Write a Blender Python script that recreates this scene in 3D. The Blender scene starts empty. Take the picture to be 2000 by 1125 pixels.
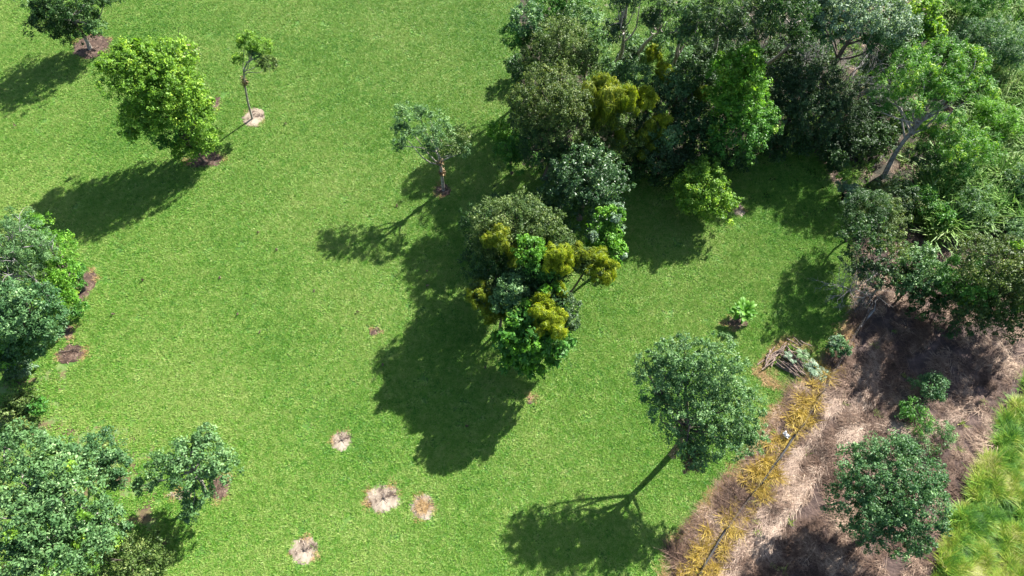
import bpy, bmesh, math, random
import numpy as np
from mathutils import Vector

scene = bpy.context.scene
R = math.radians

# ------------------------------------------------------------------ camera, sky, sun
CAM_H = 40.0
PITCH = R(61.0)
FPX = 1333.0                      # focal length for a 2000 px wide frame (24 mm on 36 mm)
cam_d = bpy.data.cameras.new("camera")
cam = bpy.data.objects.new("camera", cam_d)
scene.collection.objects.link(cam)
cam.location = (0, 0, CAM_H)
cam.rotation_euler = (R(90) - PITCH, 0, 0)
cam_d.lens = 24.0
cam_d.sensor_width = 36.0
cam_d.clip_end = 2000
scene.camera = cam

SUN_EL = R(36.5)
SUN_AZ = R(44.0)                  # clockwise from +Y
world = bpy.data.worlds.new("World")
scene.world = world
world.use_nodes = True
wn = world.node_tree
sky = wn.nodes.new("ShaderNodeTexSky")
sky.sky_type = 'NISHITA'
sky.sun_disc = False
sky.sun_elevation = SUN_EL
sky.sun_rotation = SUN_AZ
wn.links.new(sky.outputs[0], wn.nodes["Background"].inputs[0])
wn.nodes["Background"].inputs[1].default_value = 0.065
sun_d = bpy.data.lights.new("sun", 'SUN')
sun_d.energy = 4.8
sun_d.angle = R(0.53)
sun_d.color = (1.0, 0.965, 0.90)
sun = bpy.data.objects.new("sun", sun_d)
scene.collection.objects.link(sun)
sun_vec = Vector((math.sin(SUN_AZ) * math.cos(SUN_EL), math.cos(SUN_AZ) * math.cos(SUN_EL), math.sin(SUN_EL)))
sun.rotation_euler = (-sun_vec).to_track_quat('-Z', 'Y').to_euler()
sun.location = (30, 30, 60)
scene.view_settings.view_transform = 'Standard'
scene.view_settings.look = 'None'
scene.view_settings.gamma = 1
scene.view_settings.use_curve_mapping = False
scene.view_settings.exposure = 1.85
scene.render.engine = 'CYCLES'
scene.cycles.max_bounces = 6
scene.cycles.transparent_max_bounces = 4
scene.cycles.use_denoising = True

# ------------------------------------------------------------------ helpers
rng = np.random.default_rng(11)
random.seed(5)
CP, SP = math.cos(PITCH), math.sin(PITCH)


def at(px, py, z=0.0):
    """survey: the point at height z seen at a position of the 2000 x 1125 photograph"""
    x = (px - 1000) / FPX
    y = (562.5 - py) / FPX
    d = np.array([x, CP + y * SP, -SP + y * CP])
    return np.array([0, 0, CAM_H]) + d * ((z - CAM_H) / d[2])


def proj(P):
    v = P - np.array([0, 0, CAM_H])
    dep = v[:, 1] * CP - v[:, 2] * SP
    up = v[:, 1] * SP + v[:, 2] * CP
    return 1000 + FPX * v[:, 0] / dep, 562.5 - FPX * up / dep


def ppm(p):
    """photo pixels per metre at a point"""
    return FPX / (p[1] * CP - (p[2] - CAM_H) * SP)


def height_of(px, py, b):
    """height of the point seen at (px, py) that stands nearest above ground point b"""
    hs = np.linspace(0.1, 16, 320)
    d = [np.hypot(*(at(px, py, h) - b)[:2]) for h in hs]
    return float(hs[int(np.argmin(d))])


def in_poly(x, y, poly):
    poly = np.asarray(poly)
    ins = np.zeros(len(x), bool)
    j = len(poly) - 1
    for i in range(len(poly)):
        xi, yi = poly[i]; xj, yj = poly[j]
        c = ((yi > y) != (yj > y)) & (x < (xj - xi) * (y - yi) / (yj - yi + 1e-12) + xi)
        ins ^= c
        j = i
    return ins


def unit(v):
    return v / (np.linalg.norm(v, axis=-1, keepdims=True) + 1e-9)


def vnoise(x, y, s, seed=0):
    """cheap smooth noise in -1..1"""
    r = np.random.default_rng(seed)
    o = np.zeros_like(x, dtype=float)
    for k in range(6):
        a = r.uniform(0, 6.283); f = (0.6 + 0.35 * k) / s
        o += np.sin(x * math.cos(a) * f * 6.283 + y * math.sin(a) * f * 6.283 + r.uniform(0, 6.283)) / (1 + 0.4 * k)
    return o / 2.4


def mesh_np(name, V, F, attrs=None, smooth=False):
    me = bpy.data.meshes.new(name)
    V = np.asarray(V, np.float32); F = np.asarray(F, np.int32)
    k = F.shape[1]
    me.vertices.add(len(V)); me.vertices.foreach_set("co", V.ravel())
    me.loops.add(F.size); me.loops.foreach_set("vertex_index", F.ravel())
    me.polygons.add(len(F)); me.polygons.foreach_set("loop_start", np.arange(len(F), dtype=np.int32) * k)
    if smooth:
        me.polygons.foreach_set("use_smooth", np.ones(len(F), bool))
    me.update(calc_edges=True)
    for n, a in (attrs or {}).items():
        me.attributes.new(n, 'FLOAT', 'FACE').data.foreach_set("value", np.asarray(a, np.float32))
    return me


def link(name, me, mat=None, parent=None):
    o = bpy.data.objects.new(name, me)
    scene.collection.objects.link(o)
    if mat and me is not None and not me.materials:
        me.materials.append(mat)
    if parent:
        o.parent = parent
    return o


def tag(o, label=None, cat=None, group=None, kind=None):
    if label: o["label"] = label
    if cat: o["category"] = cat
    if group: o["group"] = group
    if kind: o["kind"] = kind
    return o


def empty(name, loc, label=None, cat=None, group=None):
    o = bpy.data.objects.new(name, None)
    scene.collection.objects.link(o)
    o.location = loc
    o.empty_display_size = 0.2
    return tag(o, label, cat, group)


class Geo:
    """collects quads; coordinates relative to origin"""
    def __init__(s, origin=(0, 0, 0)):
        s.o = np.array(origin, float); s.V = []; s.F = []; s.n = 0; s.tone = []; s.leaf = []

    def add(s, V, F, tone=0.5, leaf=None):
        V = np.asarray(V, float); F = np.asarray(F, int)
        s.V.append(V - s.o); s.F.append(F + s.n); s.n += len(V)
        s.tone.append(np.broadcast_to(tone, (len(F),)))
        s.leaf.append(rng.random(len(F)) if leaf is None else np.broadcast_to(leaf, (len(F),)))

    def tube(s, pts, rad, n=6, tone=0.5, cap=True):
        pts = np.asarray(pts, float)
        rad = np.broadcast_to(np.asarray(rad, float), (len(pts),))
        d = np.gradient(pts, axis=0); d = unit(d)
        ref = np.array([0.31, 0.87, 0.38]) if abs(d[0, 2]) > 0.5 else np.array([0.05, 0.1, 1.0])
        a = unit(np.cross(d, ref)); b = np.cross(d, a)
        th = np.arange(n) / n * 2 * math.pi
        ring = pts[:, None] + rad[:, None, None] * (np.cos(th)[None, :, None] * a[:, None] + np.sin(th)[None, :, None] * b[:, None])
        V = ring.reshape(-1, 3)
        F = []
        for i in range(len(pts) - 1):
            for j in range(n):
                F.append((i * n + j, i * n + (j + 1) % n, (i + 1) * n + (j + 1) % n, (i + 1) * n + j))
        if cap and n == 6:
            for q in (0, (len(pts) - 1) * n):
                F.append((q, q + 1, q + 2, q + 3)); F.append((q, q + 3, q + 4, q + 5))
        s.add(V, F, tone)

    def build(s, name, mat, parent=None, smooth=False):
        if not s.V:
            return None
        me = mesh_np(name, np.concatenate(s.V), np.concatenate(s.F),
                     {"tone": np.concatenate(s.tone), "leaf": np.concatenate(s.leaf)}, smooth)
        return link(name, me, mat, parent)


# ------------------------------------------------------------------ materials
def new_mat(name):
    m = bpy.data.materials.new(name); m.use_nodes = True
    nt = m.node_tree
    return m, nt, nt.nodes["Principled BSDF"]


def nd(nt, typ, **kw):
    n = nt.nodes.new(typ)
    for k, v in kw.items():
        if k.startswith("i_"):
            key = k[2:]
            n.inputs[int(key) if key.isdigit() else key.replace("_", " ")].default_value = v
        else:
            setattr(n, k, v)
    return n


def ramp(nt, stops):
    r = nt.nodes.new("ShaderNodeValToRGB")
    e = r.color_ramp.elements
    while len(e) < len(stops):
        e.new(0.5)
    for el, (p, c) in zip(e, stops):
        el.position = p; el.color = (*c, 1)
    return r


def foliage(name, a, b, tip=None, tip_at=0.92, rough=0.52, trans=0.3, spec=0.3, mix=0.55):
    """leaf material: colour between a and b by twig and by leaf, a share of leaves in the tip colour"""
    m, nt, bs = new_mat(name)
    t = nd(nt, "ShaderNodeAttribute", attribute_name="tone")
    l = nd(nt, "ShaderNodeAttribute", attribute_name="leaf")
    m1 = nd(nt, "ShaderNodeMath", operation='MULTIPLY', i_1=mix); nt.links.new(t.outputs["Fac"], m1.inputs[0])
    m2 = nd(nt, "ShaderNodeMath", operation='MULTIPLY_ADD', i_1=1 - mix); nt.links.new(l.outputs["Fac"], m2.inputs[0]); nt.links.new(m1.outputs[0], m2.inputs[2])
    tip = tip or tuple(min(1, x * 1.25) for x in b)
    mid = tuple((x + y) / 2 for x, y in zip(a, b))
    rp = ramp(nt, [(0.1, a), (0.5, mid), (min(0.9, tip_at - 0.1), b), (tip_at, tip)])
    nt.links.new(m2.outputs[0], rp.inputs[0])
    nt.links.new(rp.outputs[0], bs.inputs["Base Color"])
    bs.inputs["Roughness"].default_value = rough
    bs.inputs["Specular IOR Level"].default_value = spec
    tr = nd(nt, "ShaderNodeBsdfTranslucent")
    sc = nd(nt, "ShaderNodeMix", data_type='RGBA', blend_type='MULTIPLY'); sc.inputs["Factor"].default_value = 1
    sc.inputs["B"].default_value = (1.25, 1.3, 0.55, 1)
    nt.links.new(rp.outputs[0], sc.inputs["A"]); nt.links.new(sc.outputs["Result"], tr.inputs["Color"])
    ms = nd(nt, "ShaderNodeMixShader", i_0=trans)
    nt.links.new(bs.outputs[0], ms.inputs[1]); nt.links.new(tr.outputs[0], ms.inputs[2])
    nt.links.new(ms.outputs[0], nt.nodes["Material Output"].inputs[0])
    return m


def noisy(name, stops, scale=3.0, detail=6, rough=0.9, bump=0.3, bscale=20, coord="Object"):
    m, nt, bs = new_mat(name)
    tc = nd(nt, "ShaderNodeTexCoord")
    n1 = nd(nt, "ShaderNodeTexNoise", i_Scale=scale, i_Detail=detail, i_Roughness=0.65)
    nt.links.new(tc.outputs[coord], n1.inputs["Vector"])
    rp = ramp(nt, stops); nt.links.new(n1.outputs[0], rp.inputs[0]); nt.links.new(rp.outputs[0], bs.inputs["Base Color"])
    n2 = nd(nt, "ShaderNodeTexNoise", i_Scale=bscale, i_Detail=5); nt.links.new(tc.outputs[coord], n2.inputs["Vector"])
    bp = nd(nt, "ShaderNodeBump", i_Strength=bump, i_Distance=0.05); nt.links.new(n2.outputs[0], bp.inputs["Height"])
    nt.links.new(bp.outputs[0], bs.inputs["Normal"])
    bs.inputs["Roughness"].default_value = rough
    return m


def grass_mat(name, stops, rough=0.55, trans=0.25, s1=0.12, s2=1.6, tonegain=0.6, gain=0.75):
    """blade material: large patches from the place, small ones from the tuft"""
    m, nt, bs = new_mat(name)
    ge = nd(nt, "ShaderNodeNewGeometry")
    n1 = nd(nt, "ShaderNodeTexNoise", i_Scale=s1, i_Detail=3); nt.links.new(ge.outputs["Position"], n1.inputs["Vector"])
    n2 = nd(nt, "ShaderNodeTexNoise", i_Scale=s2, i_Detail=4, i_Roughness=0.7); nt.links.new(ge.outputs["Position"], n2.inputs["Vector"])
    t = nd(nt, "ShaderNodeAttribute", attribute_name="tone")
    a = nd(nt, "ShaderNodeMath", operation='ADD'); nt.links.new(n1.outputs[0], a.inputs[0]); nt.links.new(n2.outputs[0], a.inputs[1])
    b = nd(nt, "ShaderNodeMath", operation='MULTIPLY_ADD', i_1=gain, i_2=0.32 - gain); nt.links.new(a.outputs[0], b.inputs[0])
    c = nd(nt, "ShaderNodeMath", operation='MULTIPLY_ADD', i_1=tonegain); nt.links.new(t.outputs["Fac"], c.inputs[0]); nt.links.new(b.outputs[0], c.inputs[2])
    rp = ramp(nt, stops); nt.links.new(c.outputs[0], rp.inputs[0])
    nt.links.new(rp.outputs[0], bs.inputs["Base Color"])
    bs.inputs["Roughness"].default_value = rough
    bs.inputs["Specular IOR Level"].default_value = 0.35
    tr = nd(nt, "ShaderNodeBsdfTranslucent"); nt.links.new(rp.outputs[0], tr.inputs["Color"])
    ms = nd(nt, "ShaderNodeMixShader", i_0=trans)
    nt.links.new(bs.outputs[0], ms.inputs[1]); nt.links.new(tr.outputs[0], ms.inputs[2])
    nt.links.new(ms.outputs[0], nt.nodes["Material Output"].inputs[0])
    return m


M = {}
M["lawn_soil"] = noisy("lawn_soil", [(0.3, (0.033, 0.094, 0.010)), (0.5, (0.057, 0.136, 0.015)), (0.7, (0.095, 0.17, 0.027))], 0.9, 10, 0.9, 0.6, 9)  # greens darkened: the self-shadow of the tufts is put into this colour
M["lawn"] = grass_mat("lawn", [(0.0, (0.023, 0.098, 0.009)), (0.32, (0.074, 0.228, 0.017)), (0.64, (0.150, 0.312, 0.031)), (1.0, (0.30, 0.39, 0.10))], tonegain=0.7, gain=0.9)
M["litter"] = noisy("litter", [(0.3, (0.022, 0.013, 0.011)), (0.5, (0.065, 0.041, 0.034)), (0.68, (0.15, 0.10, 0.082))], 1.6, 12, 0.95, 0.9, 7)
M["straw"] = grass_mat("straw", [(0.06, (0.045, 0.026, 0.016)), (0.40, (0.105, 0.060, 0.040)), (0.68, (0.215, 0.138, 0.095)), (0.98, (0.43, 0.315, 0.225))], 0.7, 0.1, 0.3, 0.9, 0.55, 1.7)
M["straw_orange"] = grass_mat("straw_orange", [(0.1, (0.13, 0.075, 0.025)), (0.5, (0.33, 0.20, 0.075)), (0.9, (0.46, 0.33, 0.17))], 0.7, 0.15, 0.4, 1.5)
M["yellow"] = grass_mat("yellow", [(0.1, (0.14, 0.11, 0.01)), (0.5, (0.33, 0.22, 0.03)), (0.9, (0.52, 0.39, 0.08))], 0.6, 0.25, 0.4, 1.5)
M["rank"] = grass_mat("rank", [(0.06, (0.03, 0.10, 0.014)), (0.38, (0.10, 0.26, 0.024)), (0.62, (0.20, 0.34, 0.03)), (0.82, (0.33, 0.38, 0.045)), (0.98, (0.42, 0.42, 0.15))], 0.55, 0.3, 0.35, 0.7, 0.6, 1.3)
M["cane"] = grass_mat("cane", [(0.1, (0.035, 0.11, 0.012)), (0.42, (0.095, 0.225, 0.024)), (0.75, (0.16, 0.275, 0.045)), (1.0, (0.27, 0.33, 0.12))], 0.6, 0.25, 0.2, 0.7)
M["mulch_pale"] = noisy("mulch_pale", [(0.42, (0.055, 0.036, 0.025)), (0.47, (0.20, 0.155, 0.112)), (0.62, (0.34, 0.285, 0.215))], 0.9, 14, 0.95, 0.3, 30)
M["mulch_brown"] = noisy("mulch_brown", [(0.35, (0.03, 0.017, 0.011)), (0.52, (0.075, 0.044, 0.03)), (0.68, (0.18, 0.125, 0.09))], 3.5, 12, 0.95, 0.9, 24)
M["chips"] = grass_mat("chips", [(0.12, (0.06, 0.04, 0.03)), (0.35, (0.20, 0.145, 0.11)), (0.9, (0.44, 0.36, 0.29))], 0.9, 0.0, 0.9, 5)
M["chips_dark"] = grass_mat("chips_dark", [(0.1, (0.025, 0.014, 0.01)), (0.5, (0.085, 0.048, 0.033)), (0.9, (0.24, 0.17, 0.13))], 0.9, 0.0, 1.0, 5)
M["bark"] = noisy("bark", [(0.3, (0.035, 0.026, 0.02)), (0.5, (0.08, 0.06, 0.048)), (0.7, (0.15, 0.125, 0.105))], 5, 8, 0.9, 0.8, 18)
M["bark_pale"] = noisy("bark_pale", [(0.35, (0.11, 0.09, 0.075)), (0.5, (0.25, 0.22, 0.19)), (0.68, (0.40, 0.37, 0.33))], 4, 8, 0.85, 0.5, 18)
M["bark_red"] = noisy("bark_red", [(0.3, (0.05, 0.02, 0.012)), (0.5, (0.14, 0.06, 0.035)), (0.7, (0.26, 0.13, 0.08))], 9, 6, 0.95, 0.9, 30)
M["twig_grey"] = noisy("twig_grey", [(0.3, (0.14, 0.13, 0.12)), (0.6, (0.32, 0.30, 0.285))], 5, 4, 0.9, 0.3, 20)
M["log"] = noisy("log", [(0.3, (0.06, 0.042, 0.034)), (0.5, (0.17, 0.12, 0.095)), (0.7, (0.29, 0.23, 0.19))], 7, 8, 0.92, 0.8, 26)
M["steel"] = noisy("steel", [(0.3, (0.05, 0.048, 0.045)), (0.7, (0.14, 0.135, 0.13))], 8, 4, 0.5, 0.1, 20)
M["rubber"] = noisy("rubber", [(0.3, (0.018, 0.017, 0.017)), (0.7, (0.05, 0.045, 0.04))], 4, 4, 0.6, 0.1, 20)
M["white"] = noisy("white", [(0.3, (0.72, 0.72, 0.72)), (0.7, (0.84, 0.84, 0.83))], 3, 4, 0.5, 0.2, 9)

L = {
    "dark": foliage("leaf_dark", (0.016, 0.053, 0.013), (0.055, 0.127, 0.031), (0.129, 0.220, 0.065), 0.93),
    "gloss": foliage("leaf_gloss", (0.024, 0.075, 0.024), (0.077, 0.165, 0.055), (0.198, 0.308, 0.088), 0.93, rough=0.42, spec=0.45),
    "olive": foliage("leaf_olive", (0.039, 0.084, 0.016), (0.122, 0.186, 0.043), (0.214, 0.264, 0.076), 0.88),
    "brown": foliage("leaf_brown_olive", (0.036, 0.079, 0.014), (0.118, 0.169, 0.037), (0.217, 0.254, 0.064), 0.84),
    "grey": foliage("leaf_grey_green", (0.047, 0.121, 0.037), (0.145, 0.271, 0.094), (0.290, 0.436, 0.186), 0.88),
    "blue": foliage("leaf_blue_green", (0.032, 0.098, 0.034), (0.103, 0.216, 0.073), (0.238, 0.384, 0.157), 0.9),
    "pale": foliage("leaf_pale", (0.081, 0.145, 0.083), (0.216, 0.326, 0.194), (0.410, 0.524, 0.367), 0.86),
    "bright": foliage("leaf_bright", (0.053, 0.170, 0.014), (0.160, 0.363, 0.034), (0.298, 0.508, 0.060), 0.88, trans=0.38),
    "lime": foliage("leaf_lime", (0.071, 0.174, 0.018), (0.212, 0.381, 0.040), (0.376, 0.515, 0.062), 0.85, trans=0.38),
    "green": foliage("leaf_green", (0.029, 0.119, 0.015), (0.091, 0.251, 0.032), (0.205, 0.383, 0.065), 0.9),
    "feather": foliage("leaf_feather", (0.040, 0.141, 0.016), (0.124, 0.303, 0.030), (0.338, 0.513, 0.033), 0.84, trans=0.36),
    "vine": foliage("vine", (0.10, 0.15, 0.01), (0.31, 0.385, 0.018), (0.50, 0.49, 0.03), 0.88, trans=0.35),
    "vinegreen": foliage("vine_green", (0.077, 0.127, 0.011), (0.220, 0.270, 0.020), (0.418, 0.418, 0.033), 0.88, trans=0.35),
    "yellow": foliage("leaf_yellow", (0.200, 0.280, 0.020), (0.360, 0.420, 0.030), (0.480, 0.480, 0.050), 0.85, trans=0.35),
    "dead": foliage("leaf_dead", (0.100, 0.065, 0.030), (0.280, 0.190, 0.090), (0.420, 0.300, 0.170), 0.85, trans=0.1),
    "dull": foliage("leaf_dull", (0.021, 0.056, 0.018), (0.071, 0.135, 0.047), (0.180, 0.259, 0.111), 0.9),
}


# ------------------------------------------------------------------ foliage builders
def leaves(g, c, rad, ls=0.21, lw=0.115, rc=0.34, per=24, dens=1.0, fill=0.55, gap=0.0, droop=0.0, zmin=0.12, low=-0.52):
    """leaf clusters through the outer part of an uneven ellipsoid"""
    c = np.asarray(c, float); rad = np.asarray(rad, float)
    area = 4 * math.pi * ((rad[0] * rad[1]) ** 1.6 / 3 + (rad[0] * rad[2]) ** 1.6 / 3 + (rad[1] * rad[2]) ** 1.6 / 3) ** (1 / 1.6)
    K = max(4, int(dens * area / (rc * rc * 2.0)))
    d = unit(rng.normal(size=(K * 2, 3)))
    d = d[d[:, 2] > low + 0.25 * rng.random(len(d))][:K]
    K = len(d)
    w = np.zeros(K)
    for q in range(7):
        k = rng.normal(size=3) * (1.6 + 0.9 * q)
        w += np.cos(d @ k + rng.uniform(0, 6.28)) / (1 + 0.25 * q)
    w /= 3.0
    big = np.cos(d @ (rng.normal(size=3) * 2.2) + rng.uniform(0, 6.28))
    if gap > 0:
        keep = w > np.quantile(w, gap) - 0.15 * rng.random(K)
        d, w, big = d[keep], w[keep], big[keep]; K = len(d)
    r = (1 - fill * rng.random(K) ** 1.7) * (1 + 0.27 * w) * (1 + 0.06 * rng.normal(size=K))
    cc = c + d * rad * r[:, None]
    cc[:, 2] = np.maximum(cc[:, 2], zmin + 0.2 * rng.random(K))
    csz = rc * rng.uniform(0.6, 1.35, K)
    tone = np.clip(0.5 + 0.28 * rng.normal(size=K) + 0.16 * w + 0.16 * big, 0, 1)
    n = K * per
    ci = np.repeat(np.arange(K), per)
    o = unit(rng.normal(size=(n, 3)) * 0.8 + d[ci] * 0.55 + np.array([0, 0, 0.35]))
    p = cc[ci] + o * (csz[ci] * rng.uniform(0.25, 1.0, n))[:, None]
    p[:, 2] = np.maximum(p[:, 2], 0.05)
    nn = unit(o * 0.6 + np.array([0, 0, 0.55]) + rng.normal(size=(n, 3)) * 0.5)
    t = unit(np.cross(nn, rng.normal(size=(n, 3))) + o * 0.5 - np.array([0, 0, droop]))
    s = unit(np.cross(nn, t))
    sz = (rng.uniform(0.65, 1.3, n) * rng.uniform(0.72, 1.32, K)[ci])[:, None]
    l = ls * sz; wd = lw * sz * rng.uniform(0.8, 1.15, n)[:, None]
    V = np.stack([p - t * l * 0.5, p + s * wd * 0.5 + nn * wd * 0.18, p + t * l * 0.5 - nn * l * 0.14, p - s * wd * 0.5 + nn * wd * 0.18], 1).reshape(-1, 3)
    F = np.arange(n * 4).reshape(-1, 4)
    g.add(V, F, tone[ci])


def strands(g, c, rad, n=700, length=0.9, width=0.03):
    """thin vine stems draped over an ellipsoid, running down its side"""
    c = np.asarray(c, float); rad = np.asarray(rad, float)
    d = unit(rng.normal(size=(n, 3))); d[:, 2] = np.abs(d[:, 2]) * 0.9 + 0.05; d = unit(d)
    k1, k2 = rng.normal(size=3) * 3, rng.normal(size=3) * 4
    seg = 5
    ln = length * rng.uniform(0.4, 1.5, n)
    pts = []
    cur = d.copy()
    az = rng.normal(size=(n, 3)) * 0.8
    out = 1.0 + 0.1 * np.cos(d @ k1) + 0.08 * np.cos(d @ k2) + rng.uniform(-0.08, 0.1, n)
    pos = c + cur * rad * out[:, None]
    for q in range(seg):
        pts.append(pos.copy())
        nrm = unit((pos - c) / rad ** 2)
        dn = np.array([0, 0, -1.0]) + az * (0.9 - 0.15 * q)
        tg = unit(dn - nrm * np.sum(dn * nrm, 1, keepdims=True))
        pos = pos + tg * (ln / (seg - 1))[:, None] - nrm * 0.02
        pos[:, 2] = np.maximum(pos[:, 2], 0.06)
    P = np.stack(pts, 1)
    side = unit(np.cross(P[:, -1] - P[:, 0], d) + rng.normal(size=(n, 3)) * 0.1)
    wv = side[:, None, :] * (width * rng.uniform(0.6, 1.4, n))[:, None, None] * 0.5
    V = np.stack([P - wv, P + wv], 2).reshape(-1, 3)
    base = (np.arange(n) * seg * 2)[:, None, None]
    k = np.arange(seg - 1)[None, :, None] * 2
    F = (base + k + np.array([0, 1, 3, 2])[None, None, :]).reshape(-1, 4)
    tone = np.clip(0.5 + 0.35 * np.cos(d @ k1) + 0.2 * rng.normal(size=n), 0, 1)
    g.add(V, F, np.repeat(tone, seg - 1))


def curve(a, b, wob=0.1, n=6, sag=0.0):
    a = np.asarray(a, float); b = np.asarray(b, float)
    u = np.linspace(0, 1, n)[:, None]
    ln = np.linalg.norm(b - a)
    off = np.sin(u * math.pi) * rng.normal(size=3) * wob * ln + np.sin(u * 2 * math.pi) * rng.normal(size=3) * wob * 0.5 * ln
    off[:, 2] -= (np.sin(u[:, 0] * math.pi) * sag)
    return a + (b - a) * u + off


def twigs(g, start, direc, length, rad, depth, spread=0.7, n=3):
    start = np.asarray(start, float)
    end = start + unit(np.asarray(direc, float)) * length
    end[2] = max(end[2], 0.08)
    pts = curve(start, end, 0.08, 4)
    g.tube(pts, np.linspace(rad, rad * 0.6, 4), 4, rng.random(), cap=False)
    if depth > 0:
        for q in range(n + int(rng.random() * 2)):
            s = pts[rng.integers(1, 4)]
            nd_ = unit(np.asarray(direc, float)) + rng.normal(size=3) * spread
            twigs(g, s, nd_, length * rng.uniform(0.5, 0.85), rad * 0.6, depth - 1, spread, n)


KINDS = {
    "std": dict(ls=0.152, lw=0.08, rc=0.33, per=36),
    "small": dict(ls=0.116, lw=0.062, rc=0.28, per=36),
    "broad": dict(ls=0.25, lw=0.14, rc=0.36, per=20),
    "big": dict(ls=0.40, lw=0.18, rc=0.42, per=14),
    "fine": dict(ls=0.24, lw=0.045, rc=0.36, per=38, droop=0.25),
    "needle": dict(ls=0.20, lw=0.038, rc=0.30, per=40),
    "euc": dict(ls=0.22, lw=0.065, rc=0.36, per=30, droop=0.7, fill=0.8),
    "sparse": dict(ls=0.16, lw=0.08, rc=0.26, per=18, dens=0.5, fill=0.8),
}


def plant(name, label, cat, lobes, mat="green", kind="std", base=None, tr=0.13, bark="bark", group=None,
          dens=1.0, gap=0.0, path=None, limbs=3, extra=None, fill=None, twig=0):
    """tree or shrub. lobes: (photo x, photo y, height or None, half width in photo px, [height ratio, [material, [part]]])"""
    if base is not None:
        b = at(*base)
    else:
        ps = [at(l[0], l[1], l[2]) for l in lobes]
        wts = [l[3] for l in lobes]
        b = np.average(ps, axis=0, weights=wts); b[2] = 0
    root = empty(name, b, label, cat, group)
    tops = []
    parts = {}
    for l in lobes:
        px, py, z, rp = l[:4]
        if z is None:
            z = height_of(px, py, b)
        p = at(px, py, z)
        r = rp / ppm(p)
        ratio = l[4] if len(l) > 4 else 0.8
        mt = l[5] if len(l) > 5 and l[5] else mat
        part = l[6] if len(l) > 6 else "crown"
        rz = min(r * ratio, max(0.25, p[2] * 0.95))
        parts.setdefault((part, mt), []).append((p, (r, r, rz)))
        tops.append((p, r, rz))
    ctr = np.average([t[0] for t in tops], axis=0, weights=[t[1] ** 2 for t in tops])
    # trunk
    g = Geo(b)
    if path:
        pts = [np.array([b[0], b[1], -0.15])] + [at(q[0], q[1], height_of(q[0], q[1], b) if len(q) < 3 else q[2]) for q in path]
        # smooth the path
        pts = np.array(pts)
        u = np.linspace(0, len(pts) - 1, 4 * len(pts))
        pts = np.stack([np.interp(u, np.arange(len(pts)), pts[:, k]) for k in range(3)], 1)
        pts[1:-1] = (pts[:-2] + 2 * pts[1:-1] + pts[2:]) / 4
        end = pts[-1]
    else:
        hi = ctr.copy(); hi[2] = max(0.4, hi[2] + 0.1)
        pts = curve(np.array([b[0], b[1], -0.15]), hi, 0.035, 8)
        end = pts[-1]
    rad = np.linspace(tr, tr * 0.5, len(pts)); rad[0] *= 1.35
    g.tube(pts, rad, 8, cap=False)
    trunk = g.build("trunk", M[bark], root, True)
    for (p, r, rz) in tops:
        k = limbs if r > 0.7 else max(1, limbs - 1)
        for q in range(k):
            i = int(len(pts) * rng.uniform(0.5, 0.95))
            tip = p + unit(rng.normal(size=3) + np.array([0, 0, 0.5])) * np.array([r, r, rz]) * rng.uniform(0.25, 0.8)
            tip[2] = max(tip[2], 0.15)
            gl = Geo(b)
            lp = curve(pts[min(i, len(pts) - 1)], tip, 0.07, 6)
            gl.tube(lp, np.linspace(tr * 0.42, tr * 0.12, 6), 5, cap=False)
            for w_ in range(twig):
                twigs(gl, lp[3 + w_ % 3], lp[5] - lp[2] + rng.normal(size=3) * 0.4, 0.5 * r, tr * 0.14, 1)
            gl.build("limb", M[bark], trunk, True)
    for (part, mt), ls_ in parts.items():
        groups = [ls_] if part == "crown" else [[x] for x in ls_]
        for grp in groups:
            gc = Geo(b)
            for (p, rd) in grp:
                kw = dict(KINDS[kind]); kw["dens"] = kw.get("dens", 1.0) * dens; kw["gap"] = gap
                if fill is not None: kw["fill"] = fill
                if rd[0] < 0.9: kw["rc"] = kw.get("rc", 0.34) * 0.75
                leaves(gc, p, rd, **kw)
            gc.build(part, L[mt], root)
    if extra:
        extra(root, b, ctr, tops)
    return root


def vine(label, px, py, z, rp, ratio=1.1, mat="vine", n=None, length=1.0):
    """a mat of stringy vine hanging over a tree: a thing of its own"""
    p = at(px, py, z); r = rp / ppm(p)
    root = empty("hanging_vine", (p[0], p[1], p[2]), label, "vine", "yellow vines hanging over the trees")
    g, g2 = Geo(p), Geo(p)
    m = max(10, int(16 + 14 * r * ratio))
    for q in range(m):
        d = unit(rng.normal(size=3)); d[2] = abs(d[2]) * 1.2 - 0.45
        k = rng.uniform(0.09, 0.30)
        c = p + d * np.array([r, r, r * ratio]) * rng.uniform(0.35, 1.25)
        rr = np.array([r * k * rng.uniform(0.7, 1.5), r * k * rng.uniform(0.7, 1.5), r * k * ratio * rng.uniform(1.0, 2.6)])
        strands(g, c, rr * 1.05, int(170 * rr[0] * rr[2] * 4 + 30), length * r * 0.6, 0.022)
        leaves(g2, c, rr, ls=0.24, lw=0.026, rc=0.15, per=28, dens=0.9, fill=0.6, droop=1.1, zmin=0.2, gap=0.1)
    leaves(g2, p, (r * 0.6, r * 0.6, r * ratio * 0.6), ls=0.26, lw=0.028, rc=0.2, per=30, dens=0.7, fill=0.5, droop=1.1, zmin=0.2, gap=0.3)
    g.build("vine_strands", L[mat], root)
    g2.build("vine_tangle", L[mat], root)
    return root


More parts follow.
